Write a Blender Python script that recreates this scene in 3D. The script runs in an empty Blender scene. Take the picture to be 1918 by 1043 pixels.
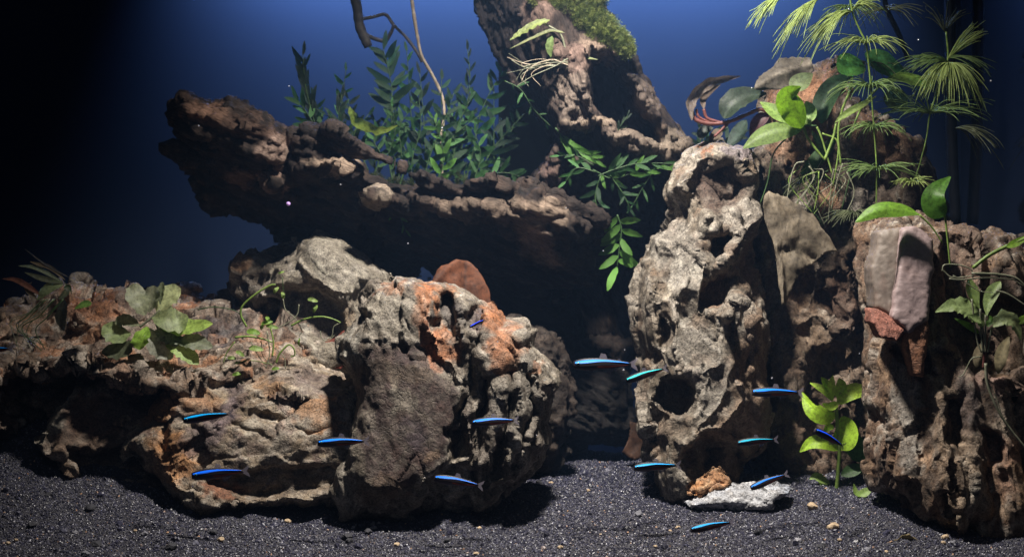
import bpy, bmesh, math, random
import numpy as np
from mathutils import Vector, Matrix, Euler

random.seed(7)
rng = np.random.default_rng(11)
scene = bpy.context.scene
COL = scene.collection

# ------------------------------------------------------------------ camera, world, lamps, exposure
ZC = 0.20                      # height of the lens above the tank floor (metres)
D = 1.60                       # lens to front glass
cam_d = bpy.data.cameras.new('camera')
cam = bpy.data.objects.new('camera', cam_d); COL.objects.link(cam)
cam.location = (0, -D, ZC); cam.rotation_euler = (math.radians(90), 0, 0)
cam_d.sensor_width = 36.0; cam_d.lens = 36.0 * D / 0.6
cam_d.clip_start = 0.05; cam_d.clip_end = 20
cam_d.dof.use_dof = True; cam_d.dof.focus_distance = D + 0.09; cam_d.dof.aperture_fstop = 16
scene.camera = cam

w = bpy.data.worlds.new('World'); scene.world = w; w.use_nodes = True
w.node_tree.nodes['Background'].inputs[0].default_value = (0.10, 0.22, 0.75, 1)
w.node_tree.nodes['Background'].inputs[1].default_value = 0.012
scene.view_settings.view_transform = 'Standard'; scene.view_settings.look = 'None'
scene.view_settings.exposure = 0.0; scene.view_settings.gamma = 1.0
scene.cycles.max_bounces = 6; scene.cycles.transparent_max_bounces = 12
scene.cycles.volume_bounces = 0
scene.cycles.sample_clamp_indirect = 4.0

def lamp(name, kind, loc, target, power, color, **kw):
    d = bpy.data.lights.new(name, kind); d.energy = power; d.color = color
    for k, v in kw.items(): setattr(d, k, v)
    o = bpy.data.objects.new(name, d); COL.objects.link(o); o.location = loc
    o.rotation_euler = (Vector(target) - Vector(loc)).to_track_quat('-Z', 'Y').to_euler()
    return o
# the clip-on lamp over the tank, and the blue lamp that washes the back panel
lamp('tank_lamp', 'SPOT', (0.035, -0.02, 0.60), (0.050, 0.13, 0.10), 31, (1.0, 0.93, 0.85),
     spot_size=math.radians(96), spot_blend=1.0, shadow_soft_size=0.02)
lamp('background_lamp', 'AREA', (0.014, 0.395, 0.54), (0.014, 0.50, 0.441), 25, (0.37, 0.57, 1.0), shape='RECTANGLE', size=0.43, size_y=0.02, spread=math.radians(100))
lamp('front_fill', 'AREA', (-0.1, -1.2, 0.75), (0, 0.1, 0.1), 0.55, (0.85, 0.9, 1.0), size=0.8)  # weak fill added in front of the tank, no real lamp there

# ------------------------------------------------------------------ helpers
def kk(Y): return 0.6 / 1918 * (D + Y) / D
def P(px, py, Y): k = kk(Y); return Vector(((px - 959) * k, Y, ZC - (py - 521.5) * k))
def sm(t): t = np.clip(t, 0, 1); return t * t * (3 - 2 * t)
def zs(x, y):
    """height of the sand bed"""
    yy = np.clip(y, 0, .36)
    z = .0300 + .27 * yy - .40 * yy * yy
    z = z + .040 * sm((-x - .10) / .22) * sm((yy - .02) / .20)
    z = z + .006 * sm((x - .12) / .15) * sm(yy / .12)
    return z + .0016 * np.sin(x * 41 + 1.3) * np.cos(y * 37) + .0010 * np.sin(x * 97 + y * 60)
def ground(px, py):
    """the point of the sand bed where the sight line through a picture point lands"""
    for i in range(1, 370):
        Y = i * .001; p = P(px, py, Y)
        if p.z <= zs(p.x, Y): return Vector((p.x, Y, float(zs(p.x, Y))))
    return P(px, py, .36)

TAB = rng.random((32, 32, 32)).astype(np.float32)
def vn(p, s, seed=0):
    """value noise in -1..1, p is N x 3 in metres, s feature size in metres"""
    q = p / s + np.array([seed * 7.13, seed * 3.71, seed * 5.37])
    i = np.floor(q).astype(np.int64); f = q - i; f = f * f * (3 - 2 * f); i &= 31; j = (i + 1) & 31
    x0, y0, z0 = i[:, 0], i[:, 1], i[:, 2]; x1, y1, z1 = j[:, 0], j[:, 1], j[:, 2]
    fx, fy, fz = f[:, 0], f[:, 1], f[:, 2]
    a = TAB[x0, y0, z0] * (1 - fx) + TAB[x1, y0, z0] * fx
    b = TAB[x0, y1, z0] * (1 - fx) + TAB[x1, y1, z0] * fx
    c = TAB[x0, y0, z1] * (1 - fx) + TAB[x1, y0, z1] * fx
    e = TAB[x0, y1, z1] * (1 - fx) + TAB[x1, y1, z1] * fx
    a = a * (1 - fy) + b * fy; c = c * (1 - fy) + e * fy
    return (a * (1 - fz) + c * fz) * 2 - 1
RM = np.array(Euler((.61, .37, .92)).to_matrix())
def flat(p, s, seed=0):
    """broken planes meeting in straight creases: linear interpolation over tetrahedra, -1..1"""
    q = (p @ RM.T) / s + np.array([seed * 5.31, seed * 2.77, seed * 4.19]); i = np.floor(q).astype(np.int64); f = q - i
    o = np.argsort(-f, axis=1); n = np.arange(len(p)); c = i.copy(); v = TAB[c[:, 0] & 31, c[:, 1] & 31, c[:, 2] & 31]
    fs = np.take_along_axis(f, o, 1); r = v * (1 - fs[:, 0])
    for k in range(3):
        c[n, o[:, k]] += 1; v = TAB[c[:, 0] & 31, c[:, 1] & 31, c[:, 2] & 31]; r = r + v * (fs[:, k] - (fs[:, k + 1] if k < 2 else 0))
    return r * 2 - 1
def fbm(p, s, o=3, seed=0):
    r = 0; a = 1.0
    for k in range(o): r = r + a * vn(p, s, seed + k * 3); s *= .47; a *= .52
    return r
def ridged(p, s, o=2, seed=0):
    r = 0; a = 1.0
    for k in range(o): r = r + a * (1 - 2 * np.abs(vn(p, s, seed + k * 3))); s *= .47; a *= .5
    return r
def facets(p, s, seed=0, amp=1.0):
    """chipped planes: each cell of a jittered lattice tilts its own way (N values in metres)"""
    q = p / s; b = np.floor(q).astype(np.int64); best = np.full(len(p), 9e9); val = np.zeros(len(p))
    for dx in (-1, 0, 1):
        for dy in (-1, 0, 1):
            for dz in (-1, 0, 1):
                c = b + (dx, dy, dz); i = (c + seed * 5) & 31
                r1 = TAB[i[:, 0], i[:, 1], i[:, 2]]; r2 = TAB[i[:, 1], i[:, 2], i[:, 0]]; r3 = TAB[i[:, 2], i[:, 0], i[:, 1]]
                o = q - c - np.stack([r1, r2, r3], 1); d = (o * o).sum(1)
                v = o[:, 0] * (r2 * 2 - 1) + o[:, 1] * (r3 * 2 - 1) + o[:, 2] * (r1 * 2 - 1) + (r1 + r2 - 1) * .6
                m = d < best; best[m] = d[m]; val[m] = v[m]
    return val * s * amp

def scallops(p, s, asp, ang, seed):
    """bowls that meet in sharp crests (0 at a crest .. 1 in a bowl), stretched along the grain; and nearness to a crest"""
    a = math.radians(ang); ca, sa = math.cos(a), math.sin(a)
    w_ = np.stack([vn(p, s * 1.6, seed + 1), vn(p, s * 1.6, seed + 2), vn(p, s * 1.6, seed + 3)], 1) * s * .38 + np.stack([vn(p, s * .45, seed + 4), vn(p, s * .45, seed + 5), vn(p, s * .45, seed + 6)], 1) * s * .11
    p = p + w_; q = np.stack([(p[:, 0] * ca + p[:, 2] * sa) / asp, p[:, 1] * .8, -p[:, 0] * sa + p[:, 2] * ca], 1) / s
    b = np.floor(q).astype(np.int64); f1 = np.full(len(p), 9.0); f2 = np.full(len(p), 9.0); dep = np.ones(len(p))
    for dx in (-1, 0, 1):
        for dy in (-1, 0, 1):
            for dz in (-1, 0, 1):
                c = b + (dx, dy, dz); i = (c + seed * 3) & 31; r1 = TAB[i[:, 0], i[:, 1], i[:, 2]]; r2 = TAB[i[:, 1], i[:, 2], i[:, 0]]; r3 = TAB[i[:, 2], i[:, 0], i[:, 1]]
                o = q - c - np.stack([r1, r2, r3], 1); d = (o * o).sum(1); m = d < f1
                f2 = np.where(m, f1, np.minimum(f2, d)); dep = np.where(m, .35 + .9 * r2, dep); f1 = np.where(m, d, f1)
    e = np.sqrt(f2) - np.sqrt(f1)
    return np.clip(e * 1.5, 0, 1) ** .8 * dep, np.exp(-e / .10)

def surface_nets(F, org, h):
    S = F < 0; nx, ny, nz = F.shape
    cs = [(a, b, c) for a in (0, 1) for b in (0, 1) for c in (0, 1)]
    cnt = np.zeros((nx - 1, ny - 1, nz - 1), np.int8)
    for a, b, c in cs: cnt += S[a:nx - 1 + a, b:ny - 1 + b, c:nz - 1 + c]
    act = (cnt > 0) & (cnt < 8); I = np.argwhere(act); idx = np.full(act.shape, -1, np.int64); idx[act] = np.arange(len(I))
    V = np.array([F[I[:, 0] + a, I[:, 1] + b, I[:, 2] + c] for a, b, c in cs])
    acc = np.zeros((len(I), 3)); n = np.zeros(len(I))
    for i in range(8):
        for ax in range(3):
            if cs[i][ax]: continue
            t = list(cs[i]); t[ax] = 1; j = cs.index(tuple(t))
            m = (V[i] < 0) != (V[j] < 0); den = np.where(m, V[i] - V[j], 1)
            tt = np.where(m, V[i] / den, 0); pt = np.tile(np.array(cs[i], float), (len(I), 1)); pt[:, ax] += tt
            acc[m] += pt[m]; n[m] += 1
    verts = (acc / n[:, None] + I) * h + org
    Q = []
    for ax in range(3):
        u, v = (ax + 1) % 3, (ax + 2) % 3
        sl0 = [slice(1, -1)] * 3; sl1 = [slice(1, -1)] * 3
        sl0[ax] = slice(0, -1); sl1[ax] = slice(1, None)
        A, B = S[tuple(sl0)], S[tuple(sl1)]
        E = np.argwhere(A != B); sg = A[tuple(E.T)]
        E = E + 1; E[:, ax] -= 1
        eu = np.zeros(3, int); eu[u] = 1; ev = np.zeros(3, int); ev[v] = 1
        g = lambda X: idx[X[:, 0], X[:, 1], X[:, 2]]
        q = np.stack([g(E), g(E - eu), g(E - eu - ev), g(E - ev)], 1)
        q[~sg] = q[~sg][:, ::-1]; Q.append(q)
    return verts, np.concatenate(Q)

def mesh_from(name, V, Q, colors=None, smooth=True):
    me = bpy.data.meshes.new(name); Q = np.asarray(Q, np.int32); k = Q.shape[1]
    me.vertices.add(len(V)); me.vertices.foreach_set('co', np.asarray(V, np.float32).ravel())
    me.loops.add(Q.size); me.loops.foreach_set('vertex_index', Q.ravel())
    me.polygons.add(len(Q)); me.polygons.foreach_set('loop_start', np.arange(0, Q.size, k, dtype=np.int32))
    me.update(calc_edges=True)
    me.polygons.foreach_set('use_smooth', np.full(len(Q), smooth)); me.update()
    if colors is not None:
        a = me.color_attributes.new('tint', 'FLOAT_COLOR', 'POINT')
        c = np.ones((len(V), 4), np.float32); c[:, :3] = colors; a.data.foreach_set('color', c.ravel())
    return me
def vnormals(V, Q):
    n = np.cross(V[Q[:, 2]] - V[Q[:, 0]], V[Q[:, 3]] - V[Q[:, 1]]); N = np.zeros_like(V)
    for i in range(4): np.add.at(N, Q[:, i], n)
    return N / (np.linalg.norm(N, axis=1)[:, None] + 1e-12)
def polydist(X, Z, poly):
    """signed distance (positive inside) to a polygon"""
    pts = np.array(poly, float); n = len(pts); best = np.full(X.shape, 9e9); ins = np.zeros(X.shape, bool)
    for i in range(n):
        a, b = pts[i], pts[(i + 1) % n]; e = b - a; L = e @ e + 1e-12
        t = np.clip(((X - a[0]) * e[0] + (Z - a[1]) * e[1]) / L, 0, 1)
        best = np.minimum(best, (X - a[0] - t * e[0]) ** 2 + (Z - a[1] - t * e[1]) ** 2)
        c = (a[1] > Z) != (b[1] > Z)
        if a[1] != b[1]: ins ^= c & (X < (b[0] - a[0]) * (Z - a[1]) / (b[1] - a[1]) + a[0])
    d = np.sqrt(best); return np.where(ins, d, -d)
def linedist(X, Z, pts):
    best = np.full(X.shape, 9e9)
    for a, b in zip(pts[:-1], pts[1:]):
        a = np.array(a, float); e = np.array(b, float) - a; L = e @ e + 1e-12
        t = np.clip(((X - a[0]) * e[0] + (Z - a[1]) * e[1]) / L, 0, 1)
        best = np.minimum(best, (X - a[0] - t * e[0]) ** 2 + (Z - a[1] - t * e[1]) ** 2)
    return np.sqrt(best)

def obj(name, me, mat=None, parent=None, loc=None, **props):
    o = bpy.data.objects.new(name, me); COL.objects.link(o)
    if mat is not None and me is not None and not me.materials: me.materials.append(mat)
    if parent is not None: o.parent = parent
    if loc is not None: o.location = loc
    for k, v in props.items(): o[k] = v
    return o
def thing(name, label, cat, loc=(0, 0, 0), group=None, rot=(0, 0, 0)):
    o = bpy.data.objects.new(name, None); COL.objects.link(o); o.location = loc; o.rotation_euler = rot
    o.empty_display_size = .01
    o['label'] = label; o['category'] = cat
    if group: o['group'] = group
    return o
def tag(o, label, cat, group=None):
    o['label'] = label; o['category'] = cat
    if group: o['group'] = group
    return o

# ------------------------------------------------------------------ materials
class N:
    def __init__(s, name):
        s.m = bpy.data.materials.new(name); s.m.use_nodes = True; s.t = s.m.node_tree; s.b = s.t.nodes['Principled BSDF']
        s.out = s.t.nodes['Material Output']
    def n(s, typ, **kw):
        x = s.t.nodes.new(typ)
        for k, v in kw.items():
            if k.startswith('i_'):
                key = k[2:]; x.inputs[int(key) if key.isdigit() else key.replace('_', ' ')].default_value = v
            else: setattr(x, k, v)
        return x
    def l(s, a, b): s.t.links.new(a, b)
    def noise(s, scale, detail=4, vec=None, rough=.6, dist=0.0):
        x = s.n('ShaderNodeTexNoise'); x.inputs['Scale'].default_value = scale; x.inputs['Detail'].default_value = detail
        x.inputs['Roughness'].default_value = rough; x.inputs['Distortion'].default_value = dist
        if vec is not None: s.l(vec, x.inputs['Vector'])
        return x.outputs['Fac']
    def ramp(s, fac, stops):
        r = s.n('ShaderNodeValToRGB'); e = r.color_ramp.elements
        while len(e) < len(stops): e.new(.5)
        for i, (p, c) in enumerate(stops):
            e[i].position = p; e[i].color = (*c, 1) if len(c) == 3 else c
        s.l(fac, r.inputs[0]); return r.outputs[0]
    def mixc(s, f, a, b, mode='MIX'):
        x = s.n('ShaderNodeMix', data_type='RGBA', blend_type=mode)
        for sock, v in ((x.inputs[0], f), (x.inputs[6], a), (x.inputs[7], b)):
            if hasattr(v, 'is_linked'): s.l(v, sock)
            else: sock.default_value = v if not isinstance(v, tuple) or len(v) == 4 else (*v, 1)
        return x.outputs[2]
    def obc(s): return s.n('ShaderNodeTexCoord').outputs['Object']
    def bump(s, h, strength, dist, prev=None):
        b = s.n('ShaderNodeBump'); b.inputs['Strength'].default_value = strength; b.inputs['Distance'].default_value = dist
        s.l(h, b.inputs['Height'])
        if prev is not None: s.l(prev, b.inputs['Normal'])
        return b.outputs[0]

def stone_mat(name, rough=.75, bumpd=.0012, grain=1.0, spec=.35, cracks=True, ang=0):
    m = N(name); oc = m.obc(); a = m.n('ShaderNodeAttribute', attribute_name='tint')
    n1 = m.noise(900 * grain, 5, oc, .7); n2 = m.noise(260 * grain, 6, oc, .65, .6)
    f = m.ramp(n1, [(.34, (.30, .29, .28)), (.5, (.92, .92, .92)), (.68, (1.4, 1.38, 1.3))])
    g = m.ramp(n2, [(.33, (.5, .48, .47)), (.5, (1, 1, 1)), (.7, (1.2, 1.2, 1.2))])
    c = m.mixc(1.0, a.outputs['Color'], f, 'MULTIPLY'); c = m.mixc(1.0, c, g, 'MULTIPLY')
    m.l(c, m.b.inputs['Base Color']); m.b.inputs['Roughness'].default_value = rough
    m.b.inputs['Specular IOR Level'].default_value = spec
    b1 = m.bump(n2, 1.0, bumpd * 1.1); b2 = m.bump(n1, .7, bumpd * .4, b1)
    rd = m.n('ShaderNodeTexNoise', noise_type='RIDGED_MULTIFRACTAL', normalize=True); rd.inputs['Scale'].default_value = 85; rd.inputs['Detail'].default_value = 7; rd.inputs['Roughness'].default_value = .55; rd.inputs['Lacunarity'].default_value = 2.1
    mpg = m.n('ShaderNodeMapping'); mpg.inputs['Rotation'].default_value = (0, math.radians(ang), 0); m.l(oc, mpg.inputs['Vector']); mps = m.n('ShaderNodeMapping'); mps.inputs['Scale'].default_value = (.5, 1, 1.15); m.l(mpg.outputs[0], mps.inputs['Vector'])
    wn = m.n('ShaderNodeTexNoise'); wn.inputs['Scale'].default_value = 40; wn.inputs['Detail'].default_value = 3; m.l(oc, wn.inputs['Vector']); wa = m.n('ShaderNodeVectorMath', operation='MULTIPLY_ADD'); wa.inputs[1].default_value = (.02, .02, .02); m.l(wn.outputs['Color'], wa.inputs[0]); m.l(mps.outputs[0], wa.inputs[2]); m.l(wa.outputs[0], rd.inputs['Vector'])
    c = m.mixc(.65, c, m.ramp(rd.outputs['Fac'], [(.12, (.50, .47, .45)), (.35, (.95, .94, .93)), (.7, (1.25, 1.24, 1.2))]), 'MULTIPLY'); m.l(c, m.b.inputs['Base Color'])
    b2 = m.bump(rd.outputs['Fac'], 1.0, bumpd * 1.8, b2)
    v = m.n('ShaderNodeTexVoronoi'); v.inputs['Scale'].default_value = 420 * grain; m.l(oc, v.inputs['Vector'])
    b3 = m.bump(v.outputs['Distance'], .2, bumpd * .4, b2)
    if not cracks:
        m.l(b3, m.b.inputs['Normal']); return m.m
    nv = m.n('ShaderNodeTexNoise'); nv.inputs['Scale'].default_value = 70; nv.inputs['Detail'].default_value = 5; m.l(oc, nv.inputs['Vector'])
    ad = m.n('ShaderNodeVectorMath', operation='MULTIPLY_ADD'); ad.inputs[1].default_value = (.05, .05, .05); m.l(nv.outputs['Color'], ad.inputs[0]); m.l(oc, ad.inputs[2])
    ve = m.n('ShaderNodeTexVoronoi', feature='DISTANCE_TO_EDGE'); ve.inputs['Scale'].default_value = 46; m.l(ad.outputs[0], ve.inputs['Vector'])
    cr = m.ramp(ve.outputs['Distance'], [(0, (0, 0, 0)), (.035, (1, 1, 1))]); b4 = m.bump(cr, .5, bumpd * .9, b3); m.l(b4, m.b.inputs['Normal'])
    dk = m.ramp(ve.outputs['Distance'], [(0, (.45, .42, .40)), (.03, (1, 1, 1))]); c = m.mixc(.45, c, dk, 'MULTIPLY'); m.l(c, m.b.inputs['Base Color'])
    return m.m
def wood_mat(name, ang=0):
    m = N(name); oc0 = m.obc(); mp0 = m.n('ShaderNodeMapping'); mp0.inputs['Rotation'].default_value = (0, math.radians(ang), 0); m.l(oc0, mp0.inputs['Vector'])
    mp = m.n('ShaderNodeMapping'); mp.inputs['Scale'].default_value = (.14, 1, 1); m.l(mp0.outputs[0], mp.inputs['Vector']); oc = mp.outputs[0]
    a = m.n('ShaderNodeAttribute', attribute_name='tint')
    n1 = m.noise(900, 5, oc, .7, .5); n2 = m.noise(330, 6, oc, .7, .8)
    f = m.ramp(n1, [(.34, (.3, .28, .26)), (.52, (1, 1, 1)), (.75, (1.4, 1.35, 1.3))])
    c = m.mixc(1.0, a.outputs['Color'], f, 'MULTIPLY'); m.l(c, m.b.inputs['Base Color'])
    m.b.inputs['Roughness'].default_value = .8; m.b.inputs['Specular IOR Level'].default_value = .25
    b1 = m.bump(n2, 1.0, .0022); b2 = m.bump(n1, .9, .0008, b1); m.l(b2, m.b.inputs['Normal'])
    return m.m

# ------------------------------------------------------------------ the stone builder
FS = .82      # overall depth of the carved relief
def hexc(c): return np.array(c, float)
def build_mass(name, poly, Y, df, db, R, h, mat, feats=(), paint=(), q=2.2, lean=0.0, bulge=(), grain=(0, 1, 1),
               n3=(.004, .022, .0016, .008), ridge3=(.0020, .022), edge=.0025, fine=(.0006, .004), fac=(.0, .012), fac2=(.0, .005),
               c1=(.30, .27, .23), c2=(.18, .15, .12), seed=1, ymod=None, strata=(.0030, .011), crest=(.56,.52,.45), pit=(.17,.12,.09), fib=0, scal=(.004, .022, 1.5, 0)):
    """A closed stone/wood body: an outline at distance Y, a front and a back relief, true 3-D roughness.
    poly and features are given as picture points at distance Y."""
    k = kk(Y); W = lambda p: ((p[0] - 959) * k, ZC - (p[1] - 521.5) * k)
    pw = [W(p) for p in poly]; xs = [p[0] for p in pw]; zz = [p[1] for p in pw]
    mg = .012
    if scal and not fib: scal = (scal[0] * .55,) + tuple(scal[1:])
    gx = np.arange(min(xs) - mg, max(xs) + mg, h); gz = np.arange(min(zz) - mg, max(zz) + mg, h)
    X, Z = np.meshgrid(gx, gz, indexing='ij'); shp = X.shape
    p2 = np.stack([X.ravel(), np.full(X.size, Y), Z.ravel()], 1)
    wx = (fbm(p2, .012, 3, seed) * edge).reshape(shp); wz = (fbm(p2, .012, 3, seed + 40) * edge).reshape(shp)
    d = polydist(X + wx, Z + wz, pw)
    t = np.clip(d / (R), 0, 1); prof = (1 - (1 - t) ** q) ** (1 / q)
    wx2 = (fbm(p2, .009, 3, seed + 9) * .0028).reshape(shp); wz2 = (fbm(p2, .009, 3, seed + 49) * .0028).reshape(shp)
    XW, ZW = X + wx2, Z + wz2
    rel = np.zeros(shp)
    for f in feats:
        kind = f[0]
        if kind == 'r':      # ridge: pts, width px, height m (negative = groove)
            dd = linedist(XW, ZW, [W(p) for p in f[1]]); wd = f[2] * k
            rel -= f[3] * FS * np.exp(-(dd / wd) ** 1.15)
        elif kind == 'p':    # pit: cx, cy, rx, ry, angle, depth, sharpness
            _, cx, cy, rx, ry, an, dp, sh = f; c = W((cx, cy)); a = math.radians(an)
            u = ((XW - c[0]) * math.cos(a) + (ZW - c[1]) * math.sin(a)) / (rx * k)
            v = (-(XW - c[0]) * math.sin(a) + (ZW - c[1]) * math.cos(a)) / (ry * k)
            rel += dp * FS * (1 - sm((np.sqrt(u * u + v * v) - 1 + sh) / (2 * sh) if sh > 0 else 0))
        elif kind == 'f':    # polygon with a constant offset (positive = deeper) and soft edge px
            dd = polydist(XW, ZW, [W(p) for p in f[1]]) / (f[3] * k)
            rel += f[2] * FS * sm(dd * .5 + .5)
        elif kind == 't':    # tilted plane replacing the relief inside a polygon: offset at centre, slope x, slope z
            pl = [W(p) for p in f[1]]; dd = sm(polydist(X + wx2 * .3, Z + wz2 * .3, pl) / (f[5] * k) * .5 + .5)
            cx = sum(p[0] for p in pl) / len(pl); cz = sum(p[1] for p in pl) / len(pl)
            plane = f[2] + f[3] * (X - cx) + f[4] * (Z - cz) - df * (1 - prof) * 0
            rel = rel * (1 - dd) + plane * dd
    cz0 = sum(zz) / len(zz)
    base = Y + lean * (Z - cz0)
    if ymod is not None: base = base + ymod(X, Z)
    rel2 = p2.copy(); yf = base - df * prof + rel * np.clip(prof * 2.2, 0, 1)
    yb = base + db * prof
    yf = np.minimum(yf, yb - .004)
    y0 = float(np.min(np.where(d > 0, yf, 9e9))) - .010; y1 = float(np.max(np.where(d > 0, yb, -9e9))) + .008
    gy = np.arange(y0, y1, h)
    F = np.maximum(yf[:, None, :] - gy[None, :, None], gy[None, :, None] - yb[:, None, :])
    F = np.maximum(F, -d[:, None, :])
    band = np.abs(F) < .011
    I = np.argwhere(band)
    p = np.stack([gx[I[:, 0]], gy[I[:, 1]], gz[I[:, 2]]], 1)
    an = math.radians(grain[0]); ca, sa = math.cos(an), math.sin(an)
    def warp(p):
        u = (p[:, 0] * ca + p[:, 2] * sa) / grain[1]; v = (-p[:, 0] * sa + p[:, 2] * ca) / grain[2]
        return np.stack([u, p[:, 1], v], 1)
    g = warp(p)
    g = g + np.stack([vn(g, .02, seed + 5), vn(g, .02, seed + 6), vn(g, .02, seed + 7)], 1) * .005
    if fib: amp = .6 * n3[0] * vn(g, n3[1], seed) + .22 * n3[2] * fbm(g, n3[3], 2, seed + 11)
    else:
        gw = g + np.stack([vn(g, .03, seed + 15), vn(g, .03, seed + 16), vn(g, .03, seed + 17)], 1) * .006
        amp = 1.5 * n3[0] * flat(gw, n3[1] * 1.15, seed) + .95 * n3[2] * flat(gw, n3[3] * 1.3, seed + 11)
    if ridge3[0]: amp = amp - ridge3[0] * (1 - 2.2 * np.abs(vn(g, ridge3[1], seed + 21)))
    if scal: amp = amp + scal[0] * (scallops(p, scal[1], scal[2], scal[3], seed + 2)[0] - .45)
    tp = [[W(q_) for q_ in f[1]] for f in feats if f[0] == 't']
    def calm(x, z):
        r = np.ones(len(x))
        for pl in tp: r = np.minimum(r, 1 - .62 * sm(polydist(x, z, pl) / .006 + .3))
        return r
    if strata[0]:
        sv = (-p[:, 0] * sa + p[:, 2] * ca) / strata[1] + 1.1 * vn(p, .035, seed + 51) + .35 * vn(p, .010, seed + 52) + p[:, 1] / strata[1] * .5
        amp = amp + strata[0] * (sv - np.floor(sv) - .5) * (.3 + .7 * sm(vn(p, .03, seed + 53) * 1.5 + .6))
    if tp: amp = amp * calm(p[:, 0], p[:, 2])
    F[band] += amp
    V, Qd = surface_nets(F, np.array([gx[0], gy[0], gz[0]]), h)
    Nn = vnormals(V, Qd); g = warp(V)
    fac = (fac[0] * (1.9 if not fib else .7), fac[1] * 1.2); fac2 = (fac2[0] * .8, fac2[1]); dsp = .9 * fine[0] * (ridged(g, fine[1], 2, seed + 31) if fib else 1.3 * flat(g, fine[1] * 1.1, seed + 31) + .7 * flat(g, fine[1] * .5, seed + 32))
    if fac[0]: dsp = dsp + facets(g, fac[1], seed, fac[0])
    if fac2[0]: dsp = dsp + facets(g, fac2[1], seed + 3, fac2[0])
    if not fib:
        ck = np.exp(-np.abs(vn(g, .024, seed + 55) + .3 * vn(g, .007, seed + 56)) / .045) * sm(vn(V, .03, seed + 57) * 1.5 + .6); dsp = dsp - .0010 * ck
    if fib:
        gf = np.stack([(V[:, 0] * ca + V[:, 2] * sa) / 9, V[:, 1], -V[:, 0] * sa + V[:, 2] * ca], 1)
        gf = gf + np.stack([vn(V, .03, 71), vn(V, .03, 72), vn(V, .03, 73)], 1) * .006
        fb = ridged(gf, .0035, 2, seed + 33); dsp = dsp + fib * fb
    if tp: dsp = dsp * (calm(V[:, 0], V[:, 2]) * .8 + .2)
    if scal:
        bw2, cr2 = scallops(V, scal[1] * .36, scal[2], scal[3], seed + 7); dsp = dsp + scal[0] * .15 * (.5 - bw2) * (calm(V[:, 0], V[:, 2]) if tp else 1)
    V2 = V + Nn * dsp[:, None]
    # colour: two stone tones by noise, then patches
    m = sm(fbm(V, .018, 4, seed + 60) * .9 + .5)[:, None]
    c = (hexc(c1) * (1 - m) + hexc(c2) * m) * (np.array([.80, .76, .70]) if not fib else 1)
    m = sm(fbm(V, .005, 3, seed + 70) * 1.2 + .1)[:, None] * .35
    c = c * (1 - m) + c * m * .55
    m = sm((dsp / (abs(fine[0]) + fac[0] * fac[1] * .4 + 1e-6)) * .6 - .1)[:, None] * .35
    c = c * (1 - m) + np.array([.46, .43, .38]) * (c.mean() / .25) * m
    wr = np.zeros(len(V))
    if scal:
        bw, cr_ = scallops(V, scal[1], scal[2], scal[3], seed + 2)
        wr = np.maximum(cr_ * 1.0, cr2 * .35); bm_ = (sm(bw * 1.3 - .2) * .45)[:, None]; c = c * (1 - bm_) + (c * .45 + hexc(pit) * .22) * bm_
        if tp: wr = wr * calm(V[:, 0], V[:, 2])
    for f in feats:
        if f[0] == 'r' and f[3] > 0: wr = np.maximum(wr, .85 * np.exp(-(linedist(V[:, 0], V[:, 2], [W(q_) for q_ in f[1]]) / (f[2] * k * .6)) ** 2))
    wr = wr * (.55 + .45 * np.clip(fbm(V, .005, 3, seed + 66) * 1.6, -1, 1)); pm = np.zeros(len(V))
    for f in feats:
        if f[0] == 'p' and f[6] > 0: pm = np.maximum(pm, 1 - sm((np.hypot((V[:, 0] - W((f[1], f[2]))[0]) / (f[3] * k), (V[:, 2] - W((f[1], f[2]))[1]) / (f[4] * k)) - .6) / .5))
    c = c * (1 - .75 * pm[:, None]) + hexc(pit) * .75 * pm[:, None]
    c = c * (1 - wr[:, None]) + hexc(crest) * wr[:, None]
    if fib: c = c * (1 + .55 * np.clip(fb, -1, 1))[:, None]
    ex = V[:, 0] + fbm(V, .008, 4, seed + 80) * .0045; ez = V[:, 2] + fbm(V, .008, 4, seed + 90) * .0045
    for pt in paint:
        if pt[0] == 'mot':
            _, pl, col, st, ms = pt; mk = sm(polydist(ex, ez, [W(q_) for q_ in pl]) / (8 * k) * .5 + .5) * st * sm((fbm(V, ms, 4, 123) + .35 * vn(V, ms * 5, 124) - .12) * 3.2)
        elif pt[0] == 'poly':
            _, pl, col, st = pt; dd = polydist(ex, ez, [W(q_) for q_ in pl]) / (8 * k); mk = sm(dd * .5 + .5) * st
        else:
            px, py, rx, ry, ang, col, st = pt; cc = W((px, py)); a = math.radians(ang)
            u = ((ex - cc[0]) * math.cos(a) + (ez - cc[1]) * math.sin(a)) / (rx * k)
            v = (-(ex - cc[0]) * math.sin(a) + (ez - cc[1]) * math.cos(a)) / (ry * k)
            mk = (1 - sm((np.sqrt(u * u + v * v) - .75) / .5)) * st
        mk = mk * (.86 + .14 * np.clip(fbm(V, .004, 3, seed + 95) * 1.5, -1, 1))
        vary = (1 + .22 * fbm(V, .006, 3, seed + 99))[:, None]
        c = c * (1 - mk[:, None]) + hexc(col) * vary * mk[:, None]
    c = np.clip(c, .01, .85)
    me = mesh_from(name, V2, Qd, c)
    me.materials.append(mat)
    return me
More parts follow.
